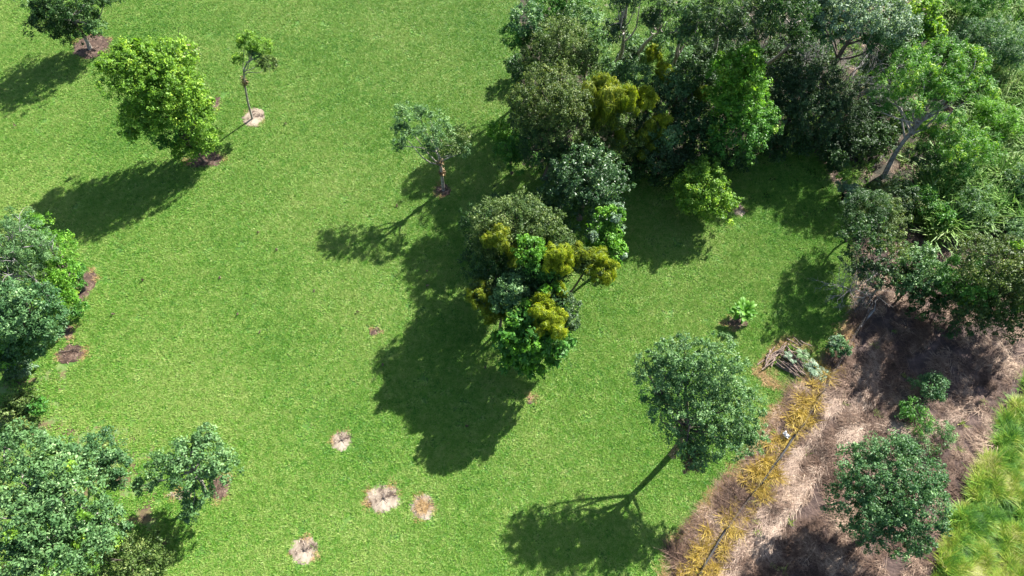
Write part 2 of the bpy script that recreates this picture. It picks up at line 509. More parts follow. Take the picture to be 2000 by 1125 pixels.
# ------------------------------------------------------------------ ground
def sheet(name, px_poly, z, mat, jit=0.25, res=0.5, kind="structure"):
    pw = [at(*q)[:2] for q in px_poly]
    pts = []
    for i in range(len(pw)):
        a, b_ = pw[i], pw[(i + 1) % len(pw)]
        n = max(1, min(120, int(np.linalg.norm(b_ - a) / res)))
        for k in range(n):
            q = a + (b_ - a) * k / n
            pts.append(q + rng.normal(size=2) * jit * 0.5)
    bm = bmesh.new()
    vs = [bm.verts.new((q[0], q[1], z)) for q in pts]
    f = bm.faces.new(vs)
    if f.normal.z < 0:
        f.normal_flip()
    bmesh.ops.triangulate(bm, faces=[f])
    me = bpy.data.meshes.new(name); bm.to_mesh(me); bm.free()
    o = link(name, me, mat); tag(o, kind=kind)
    return o, np.array(pw)


S = 450.0
gn = 30
xs = np.linspace(-S, S, gn)
GV = np.array([(x, y, 0.0) for y in xs for x in xs])
GF = np.array([(j * gn + i, j * gn + i + 1, (j + 1) * gn + i + 1, (j + 1) * gn + i) for j in range(gn - 1) for i in range(gn - 1)])
tag(link("lawn", mesh_np("lawn", GV, GF), M["lawn_soil"]), kind="structure")

DRY = [(1240, 1330), (1288, 1180), (1302, 1110), (1318, 1060), (1348, 1035), (1372, 995), (1398, 965), (1432, 925), (1470, 885), (1492, 850),
       (1505, 815), (1545, 775), (1590, 730), (1625, 690), (1650, 655), (1668, 610), (1678, 560), (1668, 500), (1655, 450), (1640, 400), (1628, 340),
       (1605, 290), (1560, 270), (1500, 250), (1440, 190), (1500, 60), (1560, -120), (2100, -200), (2500, 100), (2400, 700), (2200, 1330)]
dry_o, DRYW = sheet("dry_ground", DRY, 0.006, M["litter"])
RANK = [(2010, 725), (1985, 775), (1955, 830), (1925, 890), (1895, 945), (1865, 1005), (1840, 1060), (1825, 1110), (1800, 1200), (1760, 1330), (2400, 1330), (2400, 700)]
rank_o, RANKW = sheet("rank_grass_ground", RANK, 0.012, M["lawn_soil"])
FOREST = [(1010, 40), (1015, 330), (1180, 345), (1330, 345), (1480, 305), (1600, 285), (1635, 320), (1650, 400), (1665, 480), (1760, 480), (1830, 340), (1850, 200), (1820, 60), (1780, -60), (1440, -60), (1420, 60), (1400, 130), (1300, 165), (1180, 180), (1120, 60), (1100, -60), (1010, -60)]
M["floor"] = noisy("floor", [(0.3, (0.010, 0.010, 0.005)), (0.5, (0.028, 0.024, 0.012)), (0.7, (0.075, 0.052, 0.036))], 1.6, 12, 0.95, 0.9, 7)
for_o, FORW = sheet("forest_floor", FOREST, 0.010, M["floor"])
PALE = [(1130, -60), (1150, 8), (1230, 18), (1340, 22), (1400, 12), (1440, -60)]
M["dirt"] = noisy("dirt", [(0.3, (0.16, 0.115, 0.095)), (0.6, (0.32, 0.255, 0.22))], 0.6, 10, 0.95, 0.5, 8)
sheet("dirt_track", PALE, 0.014, M["dirt"])


THIN = [(-60, 760), (60, 735), (105, 700), (135, 720), (120, 790), (150, 830), (250, 830), (330, 900), (300, 985), (345, 1040), (300, 1130), (-60, 1300)]
M["thin"] = noisy("thin", [(0.36, (0.075, 0.045, 0.03)), (0.47, (0.12, 0.10, 0.04)), (0.55, (0.10, 0.17, 0.04)), (0.7, (0.16, 0.21, 0.06))], 0.7, 12, 0.95, 0.6, 9)
thin_o, THINW = sheet("thin_grass_ground", THIN, 0.008, M["thin"], 0.15)
DITCH = [(2040, 690), (2010, 735), (1990, 755), (1968, 800), (1938, 858), (1905, 905), (1880, 955), (1855, 1010), (1833, 1060), (1815, 1120), (1795, 1180), (1815, 1180), (1838, 1110), (1852, 1062), (1876, 1008), (1905, 948), (1935, 893), (1965, 832), (1995, 777), (2060, 715)]
M["ditch"] = noisy("ditch", [(0.35, (0.012, 0.008, 0.006)), (0.6, (0.045, 0.028, 0.02))], 2, 8, 0.95, 0.8, 9)
ditch_o, DITCHW = sheet("ditch", DITCH, 0.018, M["ditch"], 0.2)

# ------------------------------------------------------------------ scattered grass
def blades_mesh(name, n, rad, h, w, lean=0.8, seg=1, tufts=0, align=None, curl=0.5, tone_sd=0.2, seed=1):
    r = np.random.default_rng(seed)
    if tufts:
        tc = r.uniform(-rad, rad, (tufts, 2)); ti = r.integers(0, tufts, n)
        p = tc[ti] + r.normal(size=(n, 2)) * rad * (0.11 if tufts < 40 else 0.06)
        th = r.uniform(0.55, 1.4, tufts)[ti]; tt = r.uniform(0, 1, tufts)[ti]
    else:
        a = r.uniform(0, 6.283, n); q = rad * np.sqrt(r.random(n))
        p = np.stack([q * np.cos(a), q * np.sin(a)], 1); th = np.ones(n); tt = np.full(n, 0.5)
    az = r.uniform(0, 6.283, n) if align is None else r.normal(0, align, n)
    hh = h * th * r.uniform(0.6, 1.3, n)
    ln = lean * r.uniform(0.3, 1.25, n)
    dx, dy = np.cos(az), np.sin(az)
    V = []
    sx, sy = -dy * w / 2 * r.uniform(0.7, 1.3, n), dx * w / 2
    for k in range(seg + 1):
        u = k / seg
        out = hh * ln * (u ** (1 + curl))
        z = hh * (u - curl * 0.55 * ln.clip(0, 1.3) * u * u) * (1 - 0.2 * ln.clip(0, 1))
        z = np.maximum(z, 0.01)
        tp = 1 - 0.85 * u if k == seg else 1 - 0.25 * u
        V.append(np.stack([p[:, 0] + dx * out - sx * tp, p[:, 1] + dy * out - sy * tp, z], 1))
        V.append(np.stack([p[:, 0] + dx * out + sx * tp, p[:, 1] + dy * out + sy * tp, z], 1))
    V = np.stack(V, 1).reshape(-1, 3)
    base = (np.arange(n) * (seg + 1) * 2)[:, None, None]
    k = np.arange(seg)[None, :, None] * 2
    F = (base + k + np.array([0, 1, 3, 2])[None, None, :]).reshape(-1, 4)
    tone = np.clip(tt + r.normal(0, tone_sd, n), 0, 1)
    return mesh_np(name, V, F, {"tone": np.repeat(tone, seg)})


def scatter(name, pts, rot, scl, meshes, mat, parent=None, tilt=0.0):
    """one object: instances of tuft meshes on given points"""
    n = len(pts)
    col = bpy.data.collections.new(name + "_tufts")
    for i, me in enumerate(meshes):
        if not me.materials: me.materials.append(mat)
        col.objects.link(bpy.data.objects.new("%s_tuft_%02d" % (name, i), me))
    me = bpy.data.meshes.new(name)
    me.vertices.add(n); me.vertices.foreach_set("co", np.asarray(pts, np.float32).ravel())
    rv = np.zeros((n, 3), np.float32); rv[:, 2] = rot
    if tilt: rv[:, :2] = rng.normal(0, tilt, (n, 2))
    me.attributes.new("rv", 'FLOAT_VECTOR', 'POINT').data.foreach_set("vector", rv.ravel())
    me.attributes.new("sc", 'FLOAT', 'POINT').data.foreach_set("value", np.asarray(scl, np.float32))
    me.attributes.new("vi", 'INT', 'POINT').data.foreach_set("value", rng.integers(0, len(meshes), n).astype(np.int32))
    me.update()
    o = link(name, me, None, parent)
    me.materials.append(mat)
    ng = bpy.data.node_groups.new(name, 'GeometryNodeTree')
    ng.interface.new_socket("Geometry", in_out='INPUT', socket_type='NodeSocketGeometry')
    ng.interface.new_socket("Geometry", in_out='OUTPUT', socket_type='NodeSocketGeometry')
    N = ng.nodes
    gi, go = N.new("NodeGroupInput"), N.new("NodeGroupOutput")
    iop = N.new("GeometryNodeInstanceOnPoints")
    ci = N.new("GeometryNodeCollectionInfo"); ci.inputs[0].default_value = col
    ci.inputs["Separate Children"].default_value = True; ci.inputs["Reset Children"].default_value = True
    def named(nm, t):
        a = N.new("GeometryNodeInputNamedAttribute"); a.data_type = t; a.inputs[0].default_value = nm
        return a.outputs[0]
    lk = ng.links.new
    lk(gi.outputs[0], iop.inputs["Points"]); lk(ci.outputs[0], iop.inputs["Instance"])
    iop.inputs["Pick Instance"].default_value = True
    lk(named("vi", 'INT'), iop.inputs["Instance Index"])
    e2r = N.new("FunctionNodeEulerToRotation"); lk(named("rv", 'FLOAT_VECTOR'), e2r.inputs[0])
    lk(e2r.outputs[0], iop.inputs["Rotation"]); lk(named("sc", 'FLOAT'), iop.inputs["Scale"])
    lk(iop.outputs[0], go.inputs[0])
    o.modifiers.new("scatter", 'NODES').node_group = ng
    return o


def pts_in(x0, x1, y0, y1, per_m2, margin=130):
    n = int((x1 - x0) * (y1 - y0) * per_m2)
    P = np.stack([rng.uniform(x0, x1, n), rng.uniform(y0, y1, n), np.zeros(n)], 1)
    u, v = proj(P)
    k = (u > -margin) & (u < 2000 + margin) & (v > -margin * 0.7) & (v < 1125 + margin)
    return P[k]


# mulch rings: photo centre, half widths, material
RINGS = [
    (180, 91, 39, 25, "mulch_brown", "brown mulch ring with chips under the dark tree at the top left corner"),
    (418, 205, 15, 17, "mulch_brown", "small dark mulch patch beside the big yellow green tree"),
    (402, 312, 38, 17, "mulch_brown", "dark mulch patch under the low lobe of the yellow green tree"),
    (496, 230, 22, 19, "mulch_pale", "pale mulch ring round the thin bent tree"),
    (864, 372, 17, 13, "mulch_brown", "small red brown mulch patch round the foot of the forked pale trunk"),
    (168, 558, 18, 32, "mulch_brown", "long narrow mulch strip beside the green shrubs at the left edge"),
    (140, 691, 30, 19, "mulch_brown", "oval mulch patch with a stick on it below the left grove"),
    (128, 650, 22, 16, "mulch_brown", "shaded mulch patch between two others at the left grove"),
    (668, 860, 20, 21, "mulch_pale", "pale sandy ring standing alone nearest the central shadow"),
    (749, 973, 35, 30, "mulch_pale", "largest pale sandy ring of the two side by side on the lawn"),
    (825, 990, 25, 27, "mulch_pale", "pale ring with a tuft of straw in its middle"),
    (594, 1075, 28, 28, "mulch_pale", "pale sandy ring with dark left half near the bottom of the lawn"),
    (734, 648, 13, 9, "mulch_brown", "small bare brown patch on the lawn left of the central shadow"),
    (1036, 781, 10, 9, "mulch_brown", "small dark bare patch at the edge of the central shadow"),
    (430, 955, 24, 26, "mulch_brown", "brown mulch patch right of the small grey green tree"),
    (352, 966, 26, 9, "mulch_pale", "pale mulch sliver under the small grey green tree"),
    (1438, 630, 24, 13, "mulch_brown", "mulch ring in the shade of the small leafy plant"),
    (1444, 412, 12, 12, "mulch_pale", "pale mulch showing beside the round yellow green bush"),
    (362, 100, 24, 13, "mulch_pale", "pale mulch under the half bare shrub behind the big tree"),
]
lawn_block = []
for (px, py, rx, ry, mt, lab) in RINGS:
    c = at(px, py)
    k = ppm(c)
    lx = rx / k
    top = at(px, py - ry); bot = at(px, py + ry)
    ly = abs(top[1] - bot[1]) / 2
    n = 40
    th = np.arange(n) / n * 6.283
    ph = rng.uniform(0, 6.28, 5)
    rr = 1 + 0.06 * np.sin(2 * th + ph[0]) + 0.035 * np.sin(3 * th + ph[1]) + 0.05 * np.sin(5 * th + ph[2]) + 0.03 * rng.normal(size=n)
    hgt = 0.035 if rx > 15 and py < 1200 and px != 1438 else 0.025
    V = [(0, 0, hgt * 0.8)]
    lev = [(0.15, 0.85), (0.3, 0.95), (0.45, 1.0), (0.6, 0.95), (0.74, 0.8), (0.86, 0.5), (0.96, 0.15), (1.02, -0.05)]
    sd = int(px * 7 + py)
    for (q, hq) in lev:
        vx = lx * q * rr * np.cos(th); vy = ly * q * rr * np.sin(th)
        hz = hgt * hq + 0.005 * vnoise(vx + px, vy, 0.8, sd) * (q < 0.95) + 0.006 * rng.normal(size=n)
        V += [(vx[i], vy[i], hz[i] + 0.016) for i in range(n)]
    F = []
    me = bpy.data.meshes.new("mulch_ring")
    faces = [(0, 1 + i, 1 + (i + 1) % n) for i in range(n)]
    for l_ in range(len(lev) - 1):
        for i in range(n):
            a = 1 + l_ * n; b_ = 1 + (l_ + 1) * n
            faces.append((a + i, b_ + i, b_ + (i + 1) % n, a + (i + 1) % n))
    me.from_pydata(V, [], faces)
    me.polygons.foreach_set("use_smooth", [True] * len(me.polygons))
    ring = link("mulch_ring", me, M[mt]); ring.location = c
    tag(ring, lab, "mulch ring", "mulch rings on the lawn")
    lawn_block.append((c[0], c[1], lx, ly))
    # chips
    g = Geo((0, 0, 0))
    nc = int(30 + 120 * lx * ly)
    for q in range(nc):
        a = rng.uniform(0, 6.283); d = math.sqrt(rng.random()) * 0.98
        pz = hgt * (0.95 - 0.6 * max(0, d - 0.55)) + 0.02
        pc = np.array([lx * d * math.cos(a), ly * d * math.sin(a), pz])
        t = unit(np.array([rng.normal(), rng.normal(), rng.normal() * 0.25])); s_ = unit(np.cross(t, [rng.normal() * 0.4, rng.normal() * 0.4, 1]))
        l_, w_ = rng.uniform(0.03, 0.09), rng.uniform(0.008, 0.02)
        up = np.cross(t, s_) * 0.012
        g.add([pc - t * l_ - s_ * w_, pc + t * l_ - s_ * w_, pc + t * l_ + s_ * w_ + up, pc - t * l_ + s_ * w_ + up], [(0, 1, 2, 3)], rng.random())
    ch = g.build("wood_chips", M["chips" if mt == "mulch_pale" else "chips_dark"], ring)
    tag(ch, kind="stuff")
    if (px, py) in ((668, 860), (749, 973), (594, 1075)):
        gs = Geo((0, 0, 0))
        gs.tube([(0.03, 0.02, -0.05), (0.03, 0.02, 0.05), (0.045, 0.03, 0.11)], [0.11, 0.085, 0.06], 6)
        for q in range(7):
            a = rng.uniform(0, 6.283); d_ = np.array([math.cos(a), math.sin(a), 0])
            gs.tube([d_ * 0.08 + [0, 0, 0.05], d_ * 0.2 + [0, 0, 0.05], d_ * rng.uniform(0.28, 0.45) + [0, 0, 0.03]], [0.03, 0.02, 0.01], 4, cap=False)
        gs.build("stump", M["bark"], ring)
    if (px, py) == (825, 990):
        me_ = blades_mesh("straw_heap", 240, 0.34, 0.34, 0.02, 1.4, 3, 0, None, 0.8, 0.25, seed=171)
        link("straw_heap", me_, M["straw_orange"], ring)

# lawn grass
lawn_meshes = [blades_mesh("lawn_tuft", 240, 0.34, 0.11, 0.034, 1.0, 1, 42, seed=s, tone_sd=0.12) for s in range(6)]
P = pts_in(-85, 60, -10, 95, 13, 900)
u_, v_ = proj(P)
out = np.maximum.reduce([-u_ - 130, u_ - 2130, -v_ - 90, v_ - 1255, np.zeros(len(P))])
P = P[rng.random(len(P)) < np.where(out > 0, 0.55 * np.exp(-out / 500), 1)]
keep = ~in_poly(P[:, 0], P[:, 1], DRYW)
for (cx, cy, lx, ly) in lawn_block:
    keep &= ((P[:, 0] - cx) / (lx + 0.12)) ** 2 + ((P[:, 1] - cy) / (ly + 0.12)) ** 2 > 1
keep &= ~in_poly(P[:, 0], P[:, 1], FORW)
keep &= ~(in_poly(P[:, 0], P[:, 1], THINW) & (rng.random(len(P)) < 0.62 + 0.5 * vnoise(P[:, 0], P[:, 1], 1.6, 77)))
P = P[keep]
o = scatter("lawn_grass", P, rng.uniform(0, 6.283, len(P)), 0.85 + 0.3 * rng.random(len(P)) + 0.12 * vnoise(P[:, 0], P[:, 1], 5, 3), lawn_meshes, M["lawn"])
tag(o, "short mown green grass covering the open lawn", "grass", kind="stuff")

CANE = [(1835, -60), (1830, 40), (1850, 120), (1900, 220), (1880, 300), (1810, 345), (1775, 400), (1800, 470), (1860, 480), (1900, 450), (2100, 470), (2200, 300), (2150, -60)]
CANEW = np.array([at(*q)[:2] for q in CANE])
# dry straw: combed, matted stems following a slowly turning direction
straw_meshes = [blades_mesh("straw_tuft", 50, 0.32, 0.44, 0.018, 1.5, 3, 0, 0.75, 0.9, 0.26, seed=20 + s) for s in range(6)]
P = pts_in(8, 60, -4, 60, 12)
keep = in_poly(P[:, 0], P[:, 1], DRYW) & ~in_poly(P[:, 0], P[:, 1], RANKW) & ~(in_poly(P[:, 0], P[:, 1], DITCHW) & (rng.random(len(P)) < 0.9)) & ~(in_poly(P[:, 0], P[:, 1], FORW) & (rng.random(len(P)) < np.where(proj(P)[0] > 1640, 0.7, 0.97))) & ~in_poly(P[:, 0], P[:, 1], CANEW)
P = P[keep]
u, v = proj(P)
dens = np.where(v < 520, 0.3, np.where(v < 700, 0.6, 1.0)) * (0.72 + 0.75 * vnoise(P[:, 0], P[:, 1], 2.2, 8))
far = np.clip((P[:, 0] - (at(1640, 870)[0] + (P[:, 1] - at(1640, 870)[1]) * 0.75)) / 5.0, 0, 1)
dens = dens * (1 - 0.5 * far)
P = P[rng.random(len(P)) < dens]
fl = 2.6 + 0.9 * vnoise(P[:, 0], P[:, 1], 4.0, 4) + 0.8 * vnoise(P[:, 0], P[:, 1], 1.2, 5)
o = scatter("dry_grass", P, fl, 0.7 + 0.4 * rng.random(len(P)) + 0.4 * vnoise(P[:, 0], P[:, 1], 2.0, 6), straw_meshes, M["straw"], tilt=0.08)
tag(o, "matted pinkish brown dry grass beyond the lawn edge", "dry grass", kind="stuff")

# two pale wheel tracks pressed into the dry grass
M["track"] = grass_mat("track", [(0.06, (0.12, 0.08, 0.055)), (0.4, (0.28, 0.195, 0.145)), (0.9, (0.53, 0.41, 0.315))], 0.7, 0.1, 0.4, 1.2, 0.6, 0.9)
track_meshes = [blades_mesh("track_tuft", 44, 0.26, 0.34, 0.018, 1.7, 2, 0, 0.35, 0.9, 0.26, seed=140 + s) for s in range(4)]
tp, tr_ = [], []
for ln_ in ([(1715, 739), (1650, 843), (1582, 937), (1534, 998), (1452, 1118), (1400, 1190)], [(1640, 770), (1590, 850), (1540, 930), (1490, 1010), (1420, 1120), (1380, 1180)], [(1880, 800), (1800, 850), (1700, 830), (1640, 870)]):
    w_ = [at(*q) for q in ln_]
    for a, b_ in zip(w_[:-1], w_[1:]):
        d_ = b_ - a
        for q in range(int(np.linalg.norm(d_) * 22)):
            tp.append(a + d_ * rng.random() + np.array([rng.normal() * 0.16, rng.normal() * 0.16, 0.03])); tr_.append(math.atan2(d_[1], d_[0]) + rng.normal() * 0.3)
tp, tr_ = np.array(tp), np.array(tr_)
k_ = rng.random(len(tp)) < 0.55 + 0.7 * vnoise(tp[:, 0], tp[:, 1], 1.8, 51)
o = scatter("flattened_straw", tp[k_], tr_[k_], rng.uniform(0.6, 1.2, k_.sum()), track_meshes, M["track"], tilt=0.06)
tag(o, "pale straw pressed flat along old wheel tracks in the dry grass", "dry grass", kind="stuff")
# stray weeds in the dry grass
P = pts_in(8, 60, -4, 60, 0.22)
P = P[in_poly(P[:, 0], P[:, 1], DRYW) & ~in_poly(P[:, 0], P[:, 1], RANKW) & ~in_poly(P[:, 0], P[:, 1], FORW)]
dw = [blades_mesh("dry_weed_tuft", 40, 0.18, 0.3, 0.03, 0.8, 2, 6, seed=150 + s) for s in range(3)]
o = scatter("stray_weeds", P, rng.uniform(0, 6.283, len(P)), rng.uniform(0.4, 1.2, len(P)), dw, M["rank"])
tag(o, "stray green weeds coming up through the dry grass", "weeds", kind="stuff")

# burnt orange fringe where the lawn meets the dry ground
def along(px_line, step, spread):
    w = [at(*q) for q in px_line]; out = []
    for a, b_ in zip(w[:-1], w[1:]):
        n = int(np.linalg.norm(b_ - a) / step) + 1
        for k in range(n):
            out.append(a + (b_ - a) * rng.random() + np.array([rng.normal() * spread, rng.normal() * spread, 0]))
    return np.array(out)

fringe_meshes = [blades_mesh("fringe_tuft", 60, 0.22, 0.16, 0.018, 1.2, 2, 0, None, 0.6, 0.25, seed=40 + s) for s in range(4)]
edge = [(1290, 1150)] + DRY[2:16]
P = np.concatenate([along(edge, 0.045, 0.20), along([(1486, 735), (1480, 722), (1532, 662), (1590, 680)], 0.06, 0.12),
                    along([(1484, 735), (1520, 755), (1550, 765)], 0.06, 0.18), along([(1625, 665), (1660, 640)], 0.05, 0.25)] +
                   [np.array([[cx + lx * 1.0 * math.cos(a), cy + ly * 1.0 * math.sin(a), 0] for a in rng.uniform(0, 6.283, int(5 * lx + 1))]) for (cx, cy, lx, ly) in lawn_block])
o = scatter("dead_grass_edging", P, rng.uniform(0, 6.283, len(P)), rng.uniform(0.6, 1.3, len(P)), fringe_meshes, M["straw_orange"])
tag(o, "orange dead grass fringe along the edge of the lawn", "dead grass", kind="stuff")

# rank bright grass in the corner
rank_meshes = [blades_mesh("rank_tuft", 190, 0.22, 0.66, 0.018, 1.0, 4, 0, 1.0, 0.8, 0.24, seed=60 + s) for s in range(6)]
P = pts_in(18, 48, -4, 30, 11, 160)
P = P[in_poly(P[:, 0], P[:, 1], RANKW)]
bumpy = vnoise(P[:, 0], P[:, 1], 2.4, 31)
k = (rng.random(len(P)) < 0.95 + 0.45 * bumpy) & ~(in_poly(P[:, 0], P[:, 1], DITCHW) & (rng.random(len(P)) < 0.7))
P, bumpy = P[k], bumpy[k]
o = scatter("rank_grass", P, 0.8 + 1.6 * vnoise(P[:, 0], P[:, 1], 3.2, 33) + 0.4 * rng.normal(size=len(P)), np.clip(0.75 + 0.5 * bumpy + 0.2 * rng.normal(size=len(P)), 0.3, 1.5), rank_meshes, M["rank"], tilt=0.12)
tag(o, "long bright yellow green grass lying in waves at the lower right", "tall grass", kind="stuff")

# cane grass at the right edge
cane_meshes = [blades_mesh("cane_tuft", 44, 0.3, 1.9, 0.085, 0.85, 5, 0, None, 0.95, 0.2, seed=80 + s) for s in range(5)]
P = pts_in(20, 75, 20, 66, 5.0, 160)
P = P[in_poly(P[:, 0], P[:, 1], CANEW)]
P = P[rng.random(len(P)) < 0.7 + 0.5 * vnoise(P[:, 0], P[:, 1], 4.0, 41)]
o = scatter("cane_grass", P, rng.uniform(0, 6.283, len(P)), rng.uniform(0.6, 1.25, len(P)), cane_meshes, M["cane"], tilt=0.1)
tag(o, "tall arching cane grass with pale blade tips along the right edge", "tall grass", kind="stuff")
# low weeds under the forest edge
P = pts_in(2, 50, 24, 66, 2.2)
P = P[in_poly(P[:, 0], P[:, 1], FORW) & (rng.random(len(P)) < 0.9)]
weed_meshes = [blades_mesh("weed_tuft", 60, 0.4, 0.3, 0.05, 0.8, 2, 8, seed=90 + s) for s in range(3)]
o = scatter("forest_weeds", P, rng.uniform(0, 6.283, len(P)), rng.uniform(0.5, 1.4, len(P)), weed_meshes, M["cane"])
tag(o, "low weeds on the shaded floor between the forest trees", "weeds", kind="stuff")

# ------------------------------------------------------------------ trees standing on the lawn
T = plant
T("leafy_tree", "dark green tree on a mulch ring at the top left corner of the lawn", "tree",
  [(92, 40, None, 36), (128, -2, None, 62), (160, 48, None, 38), (125, 58, None, 30), (185, 55, 2.6, 17, 0.8, "grey"), (212, -4, None, 24)],
  "dark", "std", (176, 96), 0.16, "bark_pale")

def dead_bits(n, col="yellow", spread=0.95, name="new_leaves", sz=0.24):
    def f(root, b, ctr, tops):
        g = Geo(b)
        for q in range(n):
            p, r, rz = tops[rng.integers(0, len(tops))]
            d = unit(rng.normal(size=3)); d[2] = abs(d[2])
            leaves(g, p + d * np.array([r, r, rz]) * spread, (0.22, 0.22, 0.16), rc=0.2, per=12, ls=sz, lw=sz * 0.5, dens=1.6)
        g.build(name, L[col], root)
    return f

T("leafy_tree", "large round yellow green tree on the open lawn, biggest in the upper left", "tree",
  [(275, 150, 6.6, 72, 0.75), (340, 165, 6.2, 58, 0.75), (255, 125, 7.0, 52, 0.7), (325, 115, 7.0, 46, 0.7), (320, 215, 4.6, 62, 0.8), (275, 235, 4.2, 40, 0.8), (375, 205, 4.4, 38)],
  "lime", "std", (372, 290), 0.22, extra=dead_bits(26, "lime", 1.0, sz=0.3))
T("leafy_tree", "low yellow green tree hugging the lower right side of the large round one", "tree",
  [(385, 232, None, 36), (398, 275, None, 34, 0.9), (365, 290, 1.4, 30), (330, 260, 2.2, 36, 0.9, "green")],
  "lime", "std", (400, 316), 0.12)
T("half_bare_shrub", "half bare grey shrub just behind the big yellow green tree", "shrub",
  [(376, 108, 0.9, 17, 0.8, "olive"), (352, 100, 0.8, 18, 0.8, "grey")], "olive", "sparse", (366, 116), 0.05, "twig_grey", twig=2)
g = Geo(at(348, 88)); pts = [at(348, 88), at(348.5, 70, height_of(348.5, 70, at(348, 88))), at(350, 52, height_of(350, 52, at(348, 88)))]
r_ = empty("bare_sapling", at(348, 88), "thin bare stick of a sapling behind the big yellow green tree", "sapling")
g.tube(pts, [0.03, 0.025, 0.012], 5, cap=False); g.build("stem", M["bark"], r_)

def tufts_brown(px_list, base):
    def f(root, b, ctr, tops):
        for (px, py) in px_list:
            p = at(px, py, height_of(px, py, b))
            g = Geo(b)
            leaves(g, p, (0.2, 0.2, 0.4), rc=0.16, per=10, ls=0.16, lw=0.05, dens=1.5)
            g.build("bark_tuft", L["dead"], root)
    return f

T("slender_tree", "thin tree with a bent white trunk and small yellow green tufts", "tree",
  [(484, 84, None, 21, 0.7, "lime", "leaf_clump"), (512, 93, None, 20, 0.7, "lime", "leaf_clump"), (523, 124, None, 19, 0.7, "olive", "leaf_clump"),
   (466, 116, None, 10, 0.8, "lime", "leaf_clump"), (486, 70, None, 9, 0.8, "lime", "leaf_clump"), (500, 104, None, 14, 0.7, "grey", "leaf_clump")],
  "lime", "small", (493, 233), 0.085, "bark_pale", path=[(484, 200), (478, 165), (476, 138), (484, 121), (499, 113)], limbs=2,
  extra=tufts_brown([(478, 162)], None), dens=0.9)
T("forked_tree", "pale trunked tree with a grey leafy crown leaning left over the lawn", "tree",
  [(806, 228, 6.0, 36, 0.5, "grey", "leaf_clump"), (836, 244, 5.8, 36, 0.5, "grey", "leaf_clump"), (784, 258, 5.5, 20, 0.7, "grey", "leaf_clump"),
   (855, 270, 5.3, 30, 0.5, "grey", "leaf_clump"), (886, 278, 5.2, 30, 0.6, "olive", "leaf_clump"), (906, 294, 4.8, 17, 0.6, "grey", "leaf_clump"), (779, 284, 5.1, 11, 1.5, "grey", "leaf_clump"), (832, 290, 4.3, 16, 0.6, "grey", "leaf_clump")],
  "grey", "small", (866, 371), 0.13, "bark_pale", path=[(864, 350), (861, 325), (857, 300), (853, 284)], limbs=2, dens=0.72, gap=0.1,
  extra=tufts_brown([(863, 338), (860, 318)], None))

T("leafy_tree", "big grey green tree with a bare trunk shadow standing at the lower right lawn", "tree",
  [(1360, 770, 6.4, 78, 0.6), (1300, 720, 7.2, 48, 0.7), (1395, 712, 7.6, 56, 0.7), (1440, 785, 6.4, 48, 0.7), (1420, 850, 5.0, 54, 0.7), (1340, 850, 4.4, 44, 0.6),
   (1285, 785, 5.8, 42, 0.6), (1370, 888, 3.9, 34, 0.8), (1266, 718, 7.0, 30, 0.6), (1460, 850, 4.6, 32, 0.7), (1345, 895, 3.6, 26, 0.8, "dead", "dead_leaves"), (1335, 698, 8.0, 46, 0.6)],
  "grey", "small", (1316, 882), 0.2, path=[(1326, 866), (1335, 840), (1345, 815)], limbs=2, gap=0.2, dens=1.0, fill=0.75, twig=1)
T("leafy_tree", "dense blue green tree standing alone on the dry grass at the lower right", "tree",
  [(1740, 930, 4.6, 80, 0.7), (1690, 915, 4.2, 48, 0.7), (1795, 920, 4.2, 50, 0.7), (1670, 990, 3.4, 52, 0.7), (1800, 990, 3.6, 52, 0.7), (1760, 1040, 3.0, 46, 0.7), (1700, 1030, 2.8, 44, 0.6), (1785, 1055, 2.4, 30, 0.6), (1760, 880, 4.4, 34, 0.7), (1720, 960, 3.2, 70, 0.8)],
  "blue", "small", (1715, 1040), 0.17, gap=0.06, dens=0.85, limbs=3)
T("round_bush", "small round blue green bush on the dry grass", "bush", [(1815, 757, 1.0, 31, 0.85)], "blue", "small", None, 0.06, dens=1.2)
T("loose_bush", "loose wispy green bush below the small round one on the dry grass", "bush",
  [(1795, 815, 0.8, 34, 0.7, "green"), (1825, 850, 0.7, 30, 0.6, "grey"), (1850, 840, 0.4, 16, 0.6, "grey"), (1775, 800, 0.6, 18, 0.8, "green")], "green", "needle", None, 0.05, dens=0.55)
T("round_bush", "round yellow green bush in the shaded bay below the forest", "bush",
  [(1372, 372, 2.6, 52, 0.9), (1395, 395, 1.9, 42, 0.8), (1345, 385, 2.1, 34, 0.8), (1378, 338, 3.3, 36, 0.7)], "lime", "std", (1392, 408), 0.13)
T("leafy_tree", "small grey green tree between two mulch patches at the lower left lawn", "tree",
  [(380, 905, 3.8, 50, 0.6), (345, 890, 3.6, 36, 0.6), (415, 880, 3.8, 36, 0.6), (435, 915, 3.5, 34, 0.6), (320, 915, 3.2, 34, 0.6), (385, 965, 2.6, 34, 0.7), (375, 995, 2.0, 20, 0.7), (400, 850, 4.0, 22, 0.6), (285, 945, 2.4, 22, 0.5)],
  "grey", "std", (405, 968), 0.13, "bark_pale", gap=0.12, dens=0.8)

